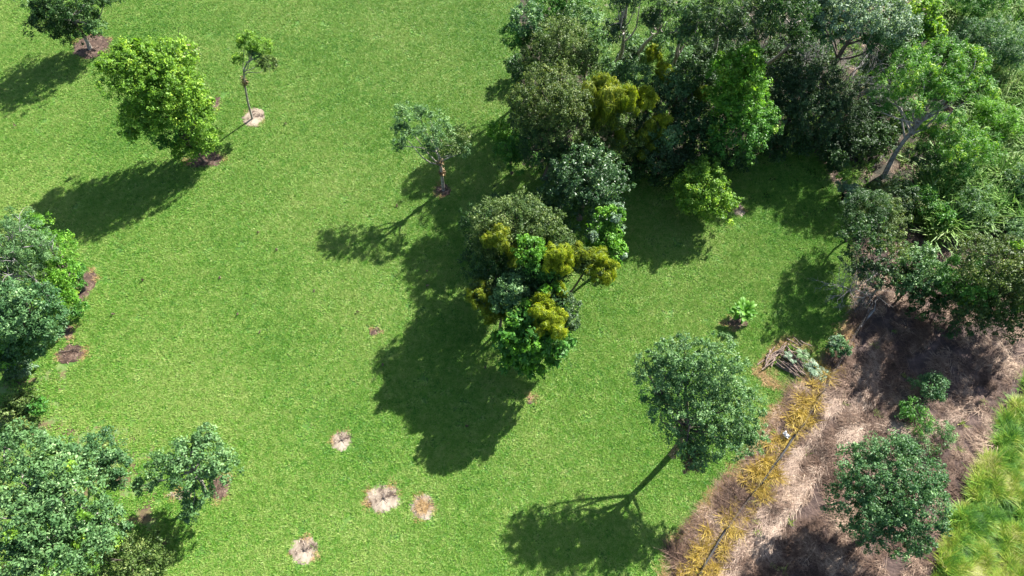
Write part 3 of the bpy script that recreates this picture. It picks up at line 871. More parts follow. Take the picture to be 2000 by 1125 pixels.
# ------------------------------------------------------------------ centre clump
T("leafy_tree", "round dark glossy tree right behind the central clump", "tree",
  [(1140, 345, 4.2, 66, 0.8), (1100, 370, 3.6, 42, 0.8), (1180, 360, 3.8, 44, 0.8), (1140, 400, 2.8, 60, 0.8)], "gloss", "std", None, 0.2)
T("leafy_tree", "grey olive tree on top of the central clump", "tree",
  [(960, 425, 6.5, 46, 0.6), (1010, 420, 6.7, 48, 0.6), (1060, 440, 6.5, 46, 0.6), (1095, 470, 6.1, 30, 0.6), (945, 470, 5.7, 34, 0.8), (985, 428, 2.4, 50, 0.9, "dark"), (1040, 432, 2.6, 50, 0.9, "dark"), (935, 440, 3.4, 36, 0.9, "dark"), (975, 450, 4.6, 48, 1.0, "dark"), (1030, 445, 4.6, 50, 1.0, "dark"), (945, 505, 2.8, 42, 1.0, "dark"), (1000, 500, 2.8, 46, 0.9, "dark"), (955, 585, 1.8, 34, 0.9, "dark"), (1060, 500, 4.9, 60, 0.7, "dark"), (960, 530, 4.5, 46, 0.8, "dark")],  # low dark lobes inside the clump are added to close its cast shadow
  "olive", "small", None, 0.18)
T("narrow_tree", "narrow light green tree at the right edge of the central clump", "tree",
  [(1195, 425, 5.5, 26, 0.7), (1185, 460, 4.9, 32, 0.8), (1200, 490, 4.3, 24, 0.9), (1165, 470, 4.7, 20)], "bright", "std", None, 0.1, extra=dead_bits(8, "pale"))
T("leafy_tree", "bright green tree showing in the middle of the central clump", "tree",
  [(1035, 490, 6.9, 30, 0.8), (1055, 520, 5.9, 34, 0.8, "green"), (1020, 540, 5.3, 30, 0.9, "dark")], "bright", "std", None, 0.12)
T("leafy_tree", "small grey green tree on the shaded left side of the central clump", "tree",
  [(1000, 565, 5.7, 30, 0.8), (985, 590, 5.1, 24, 0.8), (945, 570, 4.5, 34, 0.9, "olive")], "grey", "std", None, 0.1)
T("leafy_tree", "grey leaved tree poking out at the right of the lower vine mat", "tree",
  [(1105, 600, 4.9, 24, 0.8), (1115, 630, 4.3, 18, 0.9), (1080, 570, 5.1, 28, 0.9, "dark")], "dull", "small", None, 0.09)
T("leafy_tree", "bright green leafy tree at the foot of the central clump", "tree",
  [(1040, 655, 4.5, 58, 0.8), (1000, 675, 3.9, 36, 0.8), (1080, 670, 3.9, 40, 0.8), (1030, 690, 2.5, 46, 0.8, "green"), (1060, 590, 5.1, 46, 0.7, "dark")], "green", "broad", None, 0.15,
  extra=dead_bits(24, "bright", 1.0, sz=0.3))
vine("olive yellow vine hanging on the left side of the central clump", 972, 468, 6.9, 24, 1.3, "vinegreen")
vine("bright yellow vine mat in the middle of the central clump", 1085, 512, 6.7, 30, 1.35)
vine("yellow vine on the tip reaching out right of the central clump", 1166, 522, 5.5, 32, 0.9)
vine("thin vine between the two bright mats of the central clump", 1130, 500, 6.1, 24, 0.9, "vinegreen")
vine("bright yellow vine mat low on the central clump", 1065, 625, 5.7, 38, 0.8)
vine("upper string of the low yellow vine mat on the central clump", 1058, 585, 5.9, 18, 1.0)
vine("dim vine on the shaded left flank of the central clump", 945, 580, 4.7, 28, 1.0, "vinegreen")
vine("dim vine trailing between the grey olive crown and the bright green tree", 1012, 505, 5.8, 22, 1.1, "vinegreen")
vine("dark olive vine low on the shaded left side of the central clump", 965, 612, 3.6, 22, 1.0, "vinegreen")
vine("short yellow vine just above the low mat of the central clump", 1090, 570, 5.2, 18, 1.1)
T("vine_laden_tree", "slim tree under the vine reaching right of the central clump", "tree",
  [(1165, 525, 5.2, 30, 0.8), (1130, 505, 5.7, 24, 0.8)], "olive", "small", (1112, 572), 0.09)

# ------------------------------------------------------------------ forest at the top
T("leafy_tree", "big brown olive domed tree at the left front of the forest", "tree",
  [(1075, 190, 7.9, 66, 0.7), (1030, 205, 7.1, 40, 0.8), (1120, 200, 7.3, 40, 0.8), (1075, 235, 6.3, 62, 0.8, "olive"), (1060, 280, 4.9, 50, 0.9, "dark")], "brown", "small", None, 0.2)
T("leafy_tree", "bright green low tree at the left foot of the forest", "tree",
  [(978, 258, 3.6, 24, 0.8), (1000, 285, 3.0, 34, 0.8, "green"), (1020, 315, 2.4, 30, 0.8, "green")], "bright", "std", None, 0.1)
T("vine_laden_tree", "vine laden tree in front of the forest beside the brown olive dome", "tree",
  [(1195, 215, 5.6, 50, 0.8), (1170, 265, 3.8, 42, 0.9), (1215, 280, 3.4, 40, 0.9)], "olive", "small", None, 0.15)
vine("big green yellow vine curtain left of the two small vine domes", 1180, 200, 6.3, 40, 1.3, "vinegreen", length=1.4)
vine("bright yellow ridge of vine on the right side of the big curtain", 1218, 205, 6.5, 26, 1.5, "vine", length=1.4)
vine("long yellow vine tail hanging at the foot of the big curtain", 1210, 275, 3.9, 12, 2.4, "vine")
vine("yellow vine dome right of the big curtain", 1258, 195, 5.8, 23, 0.9)
vine("yellow vine cap on the grey shrub in front of the forest", 1292, 235, 5.0, 19, 1.0)
vine("green vine hanging below the yellow vine cap", 1262, 270, 3.8, 24, 1.5, "vinegreen")
vine("small yellow vine tuft high in the forest", 1278, 105, 5.6, 16, 0.8)
vine("small yellow vine patch on a grey tree in the forest", 1302, 140, 5.4, 17, 0.8)
vine("dim vine patch left of the tall conical green tree", 1365, 185, 4.8, 22, 0.8, "vinegreen")
T("leafy_tree", "grey leaved tree under the yellow vine cap at the forest front", "tree",
  [(1305, 265, 4.2, 32, 0.9), (1285, 300, 3.0, 34, 0.9, "dull"), (1262, 250, 4.2, 26, 0.9, "dull"), (1320, 310, 2.2, 36, 0.9, "dull")], "grey", "std", None, 0.13)
T("leafy_tree", "grey leaved tree behind the yellow vine domes", "tree",
  [(1242, 150, 5.4, 34, 0.8), (1262, 215, 4.6, 30, 0.9, "dull"), (1215, 140, 5.0, 22)], "grey", "std", None, 0.13)
T("leafy_tree", "silver grey tree beside the small yellow vine patch", "tree",
  [(1315, 165, 5.2, 34, 0.8), (1290, 185, 4.4, 28, 0.8, "dull"), (1340, 200, 3.8, 36, 0.9, "dull")], "grey", "std", None, 0.13)
T("leafy_tree", "dark tree filling the shade left of the conical green tree", "tree",
  [(1350, 240, 4.2, 46, 0.9), (1365, 280, 2.8, 44, 0.9), (1345, 150, 5.6, 34, 0.8)], "dark", "std", None, 0.14)
T("conical_tree", "tall conical bright green tree at the front of the forest", "tree",
  [(1462, 112, 9.0, 20, 1.3), (1418, 140, 7.8, 30, 1.1), (1460, 155, 7.6, 36, 1.1), (1445, 200, 6.0, 54, 1.0), (1415, 185, 6.4, 34, 1.0), (1440, 255, 4.2, 62, 1.0, "green"), (1480, 240, 4.4, 36, 1.0, "green")], "bright", "std", None, 0.2,
  extra=dead_bits(26, "lime", 1.0, sz=0.28))
T("leafy_tree", "blue green tree at the upper left corner of the forest", "tree",
  [(1028, 40, 8.0, 34, 0.9), (1010, 70, 6.8, 28, 0.9, "green"), (1045, 80, 6.4, 34, 0.9, "dark")], "blue", "std", None, 0.16)
T("leafy_tree", "dark olive tree in the upper left forest behind the brown dome", "tree",
  [(1095, 90, 7.8, 52, 0.9), (1060, 110, 6.6, 42, 0.9), (1130, 120, 6.6, 40, 0.9), (1050, 150, 4.6, 50, 0.9, "dark")], "olive", "small", None, 0.17)
T("leafy_tree", "green tree at the top edge of the forest above the dark olive one", "tree",
  [(1070, 5, 7.2, 42, 0.9), (1110, -10, 7.6, 34, 0.9)], "green", "small", None, 0.16)
T("leafy_tree", "silver grey tree in the upper left forest", "tree",
  [(1135, 45, 6.6, 42, 0.9), (1165, 90, 5.0, 28, 0.9), (1175, 140, 3.8, 28, 0.9)], "grey", "std", None, 0.15)
EUC = [
    ("dark gum tree with bare slanting trunks over pale ground at the forest top", [(1215, 5, 10.0, 30, 0.8), (1245, -10, 10.5, 34, 0.8), (1200, 60, 7.5, 24, 0.9)], (1190, 130), "dull"),
    ("slim gum tree in front of the pale track at the forest top", [(1270, 40, 8.0, 24, 0.9), (1300, 20, 9.0, 28, 0.8)], (1236, 122), "dull"),
    ("leaning gum tree whose crown hides part of the pale track", [(1340, 55, 8.0, 34, 0.9), (1310, 70, 7.0, 26, 0.9), (1350, 20, 9.0, 24, 0.9)], (1300, 165), "grey"),
    ("gum tree with twin pale trunks in the dark upper forest", [(1400, 25, 10.0, 44, 0.8), (1365, 60, 8.5, 36, 0.9), (1420, 60, 8.5, 36, 0.9)], (1392, 118), "dull"),
    ("dusky gum tree right of the one with twin trunks", [(1470, 30, 10.0, 46, 0.8), (1450, 65, 8.0, 32, 0.9), (1500, 60, 8.5, 34, 0.9)], (1462, 150), "dull"),
    ("dark gum tree with a pale knotted trunk in the upper forest", [(1545, 20, 10.5, 44, 0.8), (1520, 10, 11, 30, 0.9), (1560, 70, 8.0, 34, 0.9)], (1500, 116), "dark"),
]
for lab, lobes, base, mt in EUC:
    T("gum_tree", lab, "tree", lobes, mt, "euc", base, 0.17, "bark_pale", group="gum trees along the forest top", dens=0.9, gap=0.1, limbs=4)
T("leafy_tree", "dark grey green tree right of the conical one at the forest edge", "tree",
  [(1550, 190, 4.2, 46, 0.9), (1530, 240, 2.9, 44, 0.9), (1590, 230, 3.2, 48, 0.9), (1560, 150, 5.0, 34, 0.9), (1520, 160, 4.4, 30, 0.9)], "dull", "std", None, 0.17)
T("leafy_tree", "grey green bushy tree at the inner corner of the forest", "tree",
  [(1625, 190, 3.4, 44, 0.9), (1655, 225, 2.6, 36, 0.9), (1610, 145, 4.4, 34, 0.9)], "dull", "small", None, 0.14)
T("silver_tree", "large silver leaved tree at the top of the forest", "tree",
  [(1640, 35, 8.4, 54, 0.7), (1700, 25, 8.8, 56, 0.7), (1750, 50, 8.0, 42, 0.7), (1610, 60, 7.4, 36, 0.8, "blue"), (1720, 75, 6.8, 40, 0.8, "blue"), (1590, 20, 8.0, 30, 0.8, "blue"), (1650, -15, 9.2, 60, 0.6), (1730, 130, 4.0, 40, 0.9, "dark")], "pale", "std", None, 0.22, gap=0.08)
T("leafy_tree", "yellow green broad leaved tree beside the silver one", "tree",
  [(1805, 20, 6.8, 26, 1.0), (1820, 60, 5.4, 22, 1.0), (1790, 60, 5.4, 26, 1.0, "green")], "lime", "broad", None, 0.13)

def bare(label, px, py, z, rp, n=12, group=None):
    p = at(px, py, 0); pz = at(px, py, z)
    b = np.array([pz[0], pz[1], 0.0]); r = rp / ppm(pz)
    root = empty("bare_shrub", b, label, "dead shrub", group)
    for q in range(n):
        g = Geo(b)
        d = np.array([rng.normal() * 0.7, rng.normal() * 0.7, 1.0])
        twigs(g, b + np.array([0, 0, 0.1]), d, z * 0.75, 0.035, 3, 0.55, 3)
        g.build("branch", M["twig_grey"], root)
    return root
bare("bare grey twiggy shrub below the large silver tree", 1665, 120, 5.0, 45, 14)

FE = dict(kind="fine", bark="bark_pale")
root = T("feathery_tree", "feathery bright green tree on a leaning pale trunk at the right forest", "tree",
  [(1740, 165, 6.2, 40, 0.5), (1790, 130, 7.0, 44, 0.5), (1845, 115, 7.2, 42, 0.5), (1890, 115, 7.0, 38, 0.5), (1910, 170, 6.4, 34, 0.5), (1850, 165, 6.6, 46, 0.5), (1780, 195, 5.8, 42, 0.5), (1840, 200, 5.8, 36, 0.5, "green"), (1720, 200, 5.0, 26, 0.6, "green")],
  "feather", "fine", (1726, 346), 0.19, "bark_pale", path=[(1745, 305, 1.4), (1765, 275, 2.6), (1790, 248, 3.8), (1812, 222, 5.0)], dens=0.8, limbs=2)
T("feathery_bush", "feathery green bush right of the leaning pale trunk", "bush",
  [(1850, 270, 3.6, 52, 0.6), (1905, 290, 3.0, 44, 0.7), (1860, 320, 2.0, 46, 0.8, "green"), (1800, 310, 2.0, 34, 0.8, "dark"), (1825, 250, 3.8, 34, 0.6)], "feather", "fine", None, 0.12, dens=0.9)
T("feathery_bush", "blue green fine leaved bush at the upper right among cane grass", "bush",
  [(1950, 85, 3.0, 46, 0.8), (1970, 110, 2.4, 34, 0.8), (1905, 60, 2.6, 32, 0.8), (1880, 85, 2.2, 26, 0.8)], "blue", "needle", None, 0.1)
T("feathery_bush", "pale green soft bush at the right among cane grass", "bush",
  [(1950, 235, 2.0, 36, 0.8), (1925, 215, 2.0, 26, 0.8), (1965, 255, 1.4, 26, 0.8)], "bright", "needle", None, 0.08)
T("feathery_bush", "blue green bush on the upper right edge behind the fine leaved one", "bush",
  [(1900, 5, 3.0, 40, 0.8), (1945, -5, 3.2, 34, 0.8)], "green", "needle", None, 0.08)
T("feathery_bush", "wispy pale bush above the big brown topped thicket", "bush",
  [(1900, 395, 1.6, 32, 0.8), (1915, 420, 1.2, 28, 0.8), (1880, 420, 1.0, 22, 0.8)], "grey", "needle", None, 0.05, dens=0.6)
T("feathery_bush", "blue green bush at the right edge beside cane grass", "bush",
  [(1990, 350, 1.4, 30, 0.8), (2000, 380, 1.2, 28, 0.8)], "blue", "needle", None, 0.06, dens=0.8)
T("feathery_bush", "grey blue bush at the right edge touching the brown topped thicket", "bush", [(1990, 460, 1.4, 26, 0.8), (1975, 440, 1.0, 18, 0.8)], "grey", "needle", None, 0.05)
T("dark_shrub", "dark olive shrub at the foot of the leaning pale trunk", "shrub",
  [(1745, 385, 1.6, 38, 0.8, "dull"), (1715, 372, 1.6, 18, 0.8, "olive"), (1775, 400, 1.2, 26, 0.8, "olive")], "olive", "small", None, 0.07, dens=0.9)
T("sapling", "small pale sapling at the lawn edge under the forest", "sapling",
  [(1655, 345, 2.2, 12, 0.8, "lime"), (1662, 378, 1.0, 19, 0.8, "pale"), (1648, 365, 1.4, 12, 0.8, "pale")], "pale", "std", (1642, 398), 0.04, "bark", dens=0.8)
T("dark_shrub", "dark green shrub on the lawn edge below the small sapling", "shrub",
  [(1690, 412, 3.8, 46, 0.9), (1668, 432, 2.4, 32, 0.9), (1722, 418, 3.4, 40, 0.9, "olive")], "dark", "needle", None, 0.08)
T("dark_shrub", "dark sparse shrub with bare twigs beside the dry ground", "shrub",
  [(1692, 466, 4.0, 50, 0.9, "dark"), (1735, 478, 3.8, 38, 0.8, "olive"), (1700, 540, 1.6, 30, 0.7, "dark"), (1672, 515, 3.0, 34, 0.7, "dull"), (1710, 520, 3.2, 40, 0.7, "dull")], "dull", "sparse", (1692, 600), 0.09, "bark", twig=2, limbs=4, path=[(1705, 575, 0.8), (1716, 560, 1.3), (1712, 535, 2.0)])
bare("bare pale twigs poking out of the dark sparse shrub", 1690, 535, 2.4, 40, 7)
T("leafy_bush", "grey green bush between the sparse shrub and the dark thicket", "bush",
  [(1800, 515, 2.6, 40, 0.8), (1780, 550, 2.0, 40, 0.8), (1825, 545, 2.2, 32, 0.8), (1755, 540, 1.6, 26, 0.8, "dull"), (1800, 590, 1.2, 34, 0.8, "dark")], "grey", "std", None, 0.1)
T("leafy_tree", "big dark thicket with a brown olive top at the right edge", "tree",
  [(1935, 510, 5.4, 66, 0.7, "brown"), (1985, 530, 5.2, 52, 0.7, "brown"), (1890, 540, 4.2, 50, 0.8, "green"), (1930, 580, 2.8, 70, 0.9, "olive"), (1880, 600, 1.8, 56, 0.9, "dark"), (1970, 600, 2.2, 60, 0.9, "dark"), (1850, 560, 2.2, 36, 0.9, "green"), (2030, 560, 4, 60, 0.8, "brown")],
  "brown", "small", None, 0.2, extra=dead_bits(7, "lime", 0.95))

UNDER = [
    (1010, 130, 24, "dark", "dark shrub at the left foot of the dark olive forest tree"), (1015, 240, 26, "dark", "dark shrub under the left side of the brown olive dome"),
    (1095, 305, 30, "dark", "dark shrub between the brown olive dome and the glossy round tree"), (1150, 285, 30, "dull", "dusky shrub behind the glossy round tree"),
    (1235, 320, 36, "dark", "dark shrub below the long yellow vine tail"), (1290, 335, 34, "dark", "dark shrub on the lawn edge under the grey tree with the vine cap"),
    (1330, 330, 30, "dull", "dusky shrub left of the round yellow green bush"), (1165, 180, 26, "grey", "grey shrub behind the big vine curtain"),
    (1385, 150, 30, "dull", "dusky shrub left of the conical tree top"), (1400, 90, 30, "dark", "dark shrub at the foot of the gum tree with twin trunks"),
    (1480, 120, 34, "dark", "dark shrub right behind the conical tree top"), (1525, 105, 34, "dull", "dusky shrub at the foot of the gum with the knotted trunk"),
    (1565, 115, 34, "dark", "dark shrub under the dark gum tree left of the silver tree"), (1595, 105, 30, "dull", "dusky shrub under the left side of the silver tree"),
    (1500, 195, 30, "dull", "dusky shrub touching the right side of the conical tree"), (1505, 285, 32, "dark", "dark shrub at the right foot of the conical tree"),
    (1550, 275, 34, "dark", "dark shrub on the bay edge, second right of the conical tree"), (1600, 275, 34, "dull", "dusky shrub on the inner edge of the shaded bay"),
    (1640, 270, 30, "dull", "dusky shrub at the inner corner of the shaded bay"), (1680, 275, 32, "dull", "dusky shrub left of the leaning pale trunk"),
    (1700, 225, 34, "dark", "dark shrub under the left side of the feathery tree"), (1720, 265, 30, "dark", "dark shrub just left of the leaning trunk fork"),
    (1700, 180, 34, "dull", "dusky shrub below the bare grey twiggy shrub"), (1745, 225, 34, "dark", "dark shrub behind the leaning trunk fork"),
    (1630, 310, 20, "dark", "small dark shrub between the bay and the pale sapling"), (1780, 120, 36, "green", "green shrub under the top of the feathery tree"),
    (1745, 80, 34, "dark", "dark shrub under the right side of the silver tree"), (1235, 90, 24, "grey", "grey shrub among the slanting gum trunks, furthest left"),
    (1285, 72, 24, "grey", "grey shrub behind the small high yellow vine tuft"), (1330, 112, 26, "grey", "grey shrub above the small yellow vine patch"),
    (1372, 112, 26, "dull", "dusky shrub left of the twin pale trunks"), (1225, 112, 20, "dull", "dusky shrub at the foot of the slim gum tree"),
    (1410, 130, 28, "dark", "dark shrub at the upper left of the conical tree"), (1440, 100, 30, "dark", "dark shrub just above the conical tree top"),
    (1345, 85, 20, "dull", "dusky shrub under the leaning gum crown"), (1395, 310, 30, "dark", "dark shrub behind the round yellow green bush"),
    (1440, 300, 34, "dark", "dark shrub at the foot of the conical tree"), (1800, 390, 26, "green", "green shrub below the feathery bush by the leaning trunk"), (1830, 420, 26, "green", "green shrub at the lower end of the cane grass"),
    (1200, 330, 30, "dark", "dark shrub right of the glossy round tree"), (1265, 305, 30, "dull", "dusky shrub below the hanging green vine")]
for (px, py, rp, mt, lab) in UNDER:
    T("understorey_shrub", lab, "shrub",
      [(px, py, 1.3, rp, 0.9), (px + rng.uniform(-14, 14), py + 12, 0.8, rp * 0.75, 0.9)], mt, "std", None, 0.06, group="understorey shrubs", dens=0.7, limbs=2)

# ------------------------------------------------------------------ left edge
T("grey_tree", "grey tree with bare pale branches at the left edge", "tree",
  [(20, 465, 5.6, 56, 0.7, "grey"), (60, 490, 5.0, 44, 0.7, "grey"), (40, 540, 4.2, 50, 0.7, "dull"), (-30, 480, 5.8, 60, 0.8, "grey")], "grey", "needle", (40, 600), 0.18, "twig_grey", gap=0.1, twig=3, limbs=5, dens=0.8)
T("leafy_tree", "bright green leafy tree wrapped round the grey one at the left edge", "tree",
  [(70, 450, 4.6, 34, 0.8), (105, 485, 4.0, 38, 0.8), (125, 530, 3.0, 30, 0.8), (105, 540, 3.4, 34, 0.8), (120, 580, 2.4, 28, 0.8)], "bright", "small", None, 0.13)
T("round_bush", "green bush beside the long mulch strip at the left grove", "bush",
  [(148, 530, 1.4, 19, 1.0), (150, 555, 1.0, 16, 0.9)], "green", "small", None, 0.06)
T("round_bush", "yellow green bush touching the mulch at the left grove", "bush",
  [(138, 580, 1.3, 16, 0.9), (155, 605, 0.9, 15, 0.8, "green"), (130, 605, 1.0, 16, 0.8)], "lime", "small", None, 0.06)
T("leafy_tree", "large dark blue green tree of the left grove", "tree",
  [(55, 600, 5.0, 54, 0.8), (95, 630, 4.0, 38, 0.8), (20, 630, 4.6, 46, 0.8), (70, 665, 3.0, 42, 0.8), (20, 585, 4.8, 34, 0.8), (30, 690, 2.2, 34, 0.9, "dark")], "blue", "std", (38, 690), 0.2)
T("broad_leaved_tree", "small tree with big glossy yellow green leaves at the left edge", "tree",
  [(18, 668, 3.0, 20, 0.8), (5, 700, 2.5, 22, 0.8), (30, 682, 2.6, 16, 0.8, "green")], "bright", "big", (40, 706), 0.1)
T("low_shrub", "pale low shrub at the foot of the left grove", "shrub", [(42, 718, 0.5, 20, 0.7), (25, 728, 0.5, 14, 0.7, "dull")], "pale", "std", None, 0.04)
T("low_shrub", "small dark spiky shrub on thin grass at the left edge", "shrub",
  [(48, 790, 1.0, 26, 0.7), (70, 795, 0.9, 18, 0.7, "green"), (30, 805, 0.9, 24, 0.7), (40, 830, 0.7, 20, 0.7)], "olive", "std", (46, 845), 0.05, dens=0.9)
T("leafy_tree", "small blue green tree with a thin dark trunk at the lower left", "tree",
  [(200, 875, 3.8, 38, 0.7), (225, 905, 3.2, 30, 0.7), (185, 900, 3.2, 30, 0.7), (228, 935, 2.4, 20, 0.8)], "blue", "small", (176, 950), 0.08, gap=0.08, path=[(180, 930), (190, 910)])
T("leafy_tree", "huge grey green canopy with yellow sprigs filling the lower left corner", "tree",
  [(60, 930, 6.2, 78, 0.6), (130, 980, 5.8, 66, 0.6), (30, 1010, 6.0, 70, 0.6), (100, 1050, 5.4, 76, 0.6), (20, 1090, 5.4, 60, 0.6), (30, 880, 5.6, 50, 0.6), (190, 1010, 4.6, 40, 0.7), (120, 910, 5.4, 50, 0.6), (170, 1060, 4.6, 48, 0.6), (220, 1030, 3.6, 34, 0.7), (90, 1110, 5.0, 60, 0.6)],
  "grey", "std", None, 0.28, "bark_pale", limbs=3, gap=0.08, dens=0.95, extra=dead_bits(26, "lime", 0.97, sz=0.2))
T("low_shrub", "olive yellow low shrub at the right foot of the huge corner canopy", "shrub",
  [(245, 1085, 1.6, 40, 0.7), (295, 1075, 1.2, 34, 0.7), (190, 1105, 1.8, 38, 0.7), (265, 1120, 1.4, 36, 0.7), (320, 1095, 0.8, 20, 0.7)], "olive", "small", None, 0.07, dens=0.9)

# ------------------------------------------------------------------ small plants with big leaves
def leaf_plant(label, px, py, n, ln, wd, mat, h=0.5, name="broad_leaf_plant", tilt=(0.25, 1.15), spread=0.1):
    b = at(px, py)
    root = empty(name, b, label, "plant")
    g = Geo((0, 0, 0))
    for q in range(4):
        a = rng.uniform(0, 6.283)
        g.tube(curve((0.05 * math.cos(a), 0.05 * math.sin(a), 0), (0.22 * math.cos(a), 0.22 * math.sin(a), h), 0.05, 4), [0.03, 0.026, 0.022, 0.018], 5, cap=False)
    g.build("stem", M["bark"], root)
    for q in range(n):
        a = q * 2.4 + rng.normal() * 0.2
        el = rng.uniform(*tilt)
        l = ln * rng.uniform(0.7, 1.2); w = wd * rng.uniform(0.8, 1.2)
        zz = h * rng.uniform(0.55, 1.15)
        st = np.array([math.cos(a), math.sin(a), 0]) * spread * rng.uniform(0.2, 1.3) + np.array([0, 0, zz])
        dirh = np.array([math.cos(a), math.sin(a), 0]); sd = np.array([-math.sin(a), math.cos(a), 0])
        V = []; F = []
        for k in range(5):
            u = k / 4
            c = st + dirh * l * u * math.cos(el) * (1 + 0.1 * u) + np.array([0, 0, l * (u * math.sin(el) - 0.42 * u * u)])
            c[2] = max(c[2], 0.04)
            ww = w * 0.5 * (0.12 + math.sin(math.pi * min(1, u * 0.9 + 0.08)) ** 0.8)
            V += [c - sd * ww + np.array([0, 0, ww * 0.25]), c, c + sd * ww + np.array([0, 0, ww * 0.25])]
        for k in range(4):
            i = k * 3
            F += [(i, i + 1, i + 4, i + 3), (i + 1, i + 2, i + 5, i + 4)]
        gl = Geo((0, 0, 0)); gl.add(V, F, rng.random(), rng.random()); gl.build("leaf", L[mat], root, True)
    return root
leaf_plant("bright green plant with big pale leaves on a shaded mulch ring", 1446, 620, 70, 0.52, 0.19, "bright", 1.0, "broad_leaf_plant", (0.3, 1.3), 0.42)
def frond_plant(label, px, py, n, ln, mat, z0=0.1, h=0.45):
    b = at(px, py, z0)
    root = empty("fern", b, label, "fern")
    for q in range(n):
        a = q * 2.4 + rng.normal() * 0.3; el = rng.uniform(0.35, 1.1); l = ln * rng.uniform(0.7, 1.2)
        dh = np.array([math.cos(a), math.sin(a), 0]); sd = np.array([-math.sin(a), math.cos(a), 0])
        u = np.linspace(0, 1, 9)[:, None]
        P = dh * l * u * math.cos(el) + np.array([0, 0, 1]) * (h * u * 2 * math.sin(el) * l - 0.55 * l * u * u)
        P[:, 2] = np.maximum(P[:, 2] + 0.1, 0.03)
        g = Geo((0, 0, 0)); g.tube(P, np.linspace(0.016, 0.006, 9), 4, 0.3, cap=False)
        t = rng.random()
        for k in range(1, 9):
            w = l * 0.26 * math.sin(math.pi * (0.15 + 0.8 * k / 8)); wd = dh * l * 0.035
            for sg in (-1, 1):
                e = P[k] + sd * sg * w + dh * w * 0.35 - np.array([0, 0, 0.15 * w])
                m_ = (P[k] + e) / 2 + np.array([0, 0, 0.03])
                g.add([P[k], m_ - wd, e, m_ + wd], [(0, 1, 2, 3)], t)
        g.build("frond", L[mat], root)
    return root
frond_plant("pale green fern with long fronds at the right end of the log heap", 1588, 722, 15, 0.85, "pale")
frond_plant("second pale green fern at the far right tip of the log heap", 1606, 732, 10, 0.7, "pale", 0.05)
frond_plant("grey green fern on top of the upper right logs", 1566, 694, 12, 0.6, "grey", 0.5)
frond_plant("small pale fern in the middle of the log heap", 1538, 696, 9, 0.42, "pale", 0.4)
frond_plant("tiny pale fern sprouting between the stacked logs", 1549, 708, 8, 0.34, "pale", 0.4)
T("small_shrub", "small blue green shrub beside the wire at the lawn edge", "shrub", [(1640, 680, 0.7, 20, 0.8), (1632, 670, 0.8, 12, 0.8, "pale")], "blue", "small", None, 0.03, dens=1.0)

# ------------------------------------------------------------------ log heap
hc = at(1535, 705)
ax = unit((at(1538, 664) - at(1486, 724))[:2]); bx = np.array([ax[1], -ax[0]])
def log(p, d, ln, r, label, zt=0.0):
    d3 = unit(np.array([d[0], d[1], zt]))
    o_ = np.array([p[0], p[1], p[2]])
    g = Geo((0, 0, 0))
    n = 5
    pts = [d3 * ln * (k / (n - 1) - 0.5) + (rng.normal(size=3) * 0.025) for k in range(n)]
    g.tube(pts, np.array([1, 0.97, 1.02, 0.95, 0.88]) * r, 6)
    o = g.build("cut_log", M["log"], None, True); o.location = o_
    return tag(o, label, "log", "cut logs in the heap")
for q in range(14):
    s = rng.uniform(-0.95, 0.95); k = rng.normal() * 0.2
    p = at(1512, 694)[:2] + ax * s + bx * k
    log((p[0], p[1], 0.07 + 0.05 * (q // 3)), ax + rng.normal(size=2) * 0.16, rng.uniform(0.5, 1.4), rng.uniform(0.03, 0.06), "pale cut log along the left side of the log heap")
for q in range(28):
    s = (q / 27 - 0.5) * 2.0; lay = q % 3
    p = at(1545, 712)[:2] + ax * s * 0.62 + bx * rng.normal() * 0.12
    log((p[0], p[1], 0.1 + 0.12 * lay), bx * 1.0 + ax * rng.normal() * 0.28, rng.uniform(0.9, 1.9), rng.uniform(0.028, 0.055), "dark weathered log in the shaded stack of the log heap", rng.normal() * 0.06)
for q in range(9):
    p = at(1556, 683)[:2] + ax * rng.normal() * 0.2 + bx * rng.normal() * 0.25
    log((p[0], p[1], 0.22 + 0.04 * q), bx + ax * rng.normal() * 0.4, rng.uniform(0.6, 1.2), rng.uniform(0.026, 0.05), "grey log on the upper right corner of the log heap")

HEAP = [(1474, 728), (1532, 654), (1600, 678), (1625, 700), (1640, 735), (1600, 765), (1548, 772), (1500, 752)]
heap_o, HEAPW = sheet("brush_litter", HEAP, 0.022, M["mulch_brown"], 0.2, 0.25)
P = pts_in(8, 24, 8, 24, 26)
P = P[in_poly(P[:, 0], P[:, 1], HEAPW)]
o = scatter("brush_straw", P, rng.uniform(0, 6.283, len(P)), rng.uniform(0.4, 0.9, len(P)), fringe_meshes, M["straw_orange"])
tag(o, "brown dead grass and litter under and round the log heap", "litter", kind="stuff")

# fallen branches by the shaded shrub
for i, (a, b_, lab) in enumerate([((1668, 610), (1692, 570), "dark fallen branch nearest the lawn by the sparse shrub"), ((1680, 640), (1704, 585), "longest grey fallen branch below the sparse shrub"),
                                  ((1690, 625), (1702, 608), "short grey fallen stick below the sparse shrub"), ((1668, 582), (1684, 556), "brown fallen branch at the lawn edge beside the sparse shrub"),
                                  ((1738, 285), (1700, 330), "pale stick lying left of the leaning trunk"), ((118, 688), (162, 686), "thin stick lying on the oval mulch patch")]):
    pa, pb = at(*a), at(*b_); pa[2] = 0.12; pb[2] = 0.22
    mid = (pa + pb) / 2
    g = Geo(mid); g.tube(curve(pa, pb, 0.05, 6), np.linspace(0.06, 0.03, 6) * (0.5 if i > 3 else 1), 6)
    twigs(g, (pa + pb) / 2, (pb - pa) + rng.normal(size=3) * 0.5, 0.6, 0.02, 1)
    o = g.build("fallen_branch", M["twig_grey" if i in (1, 2, 4) else "bark"], None, True); o.location = mid
    tag(o, lab, "branch", "fallen branches")

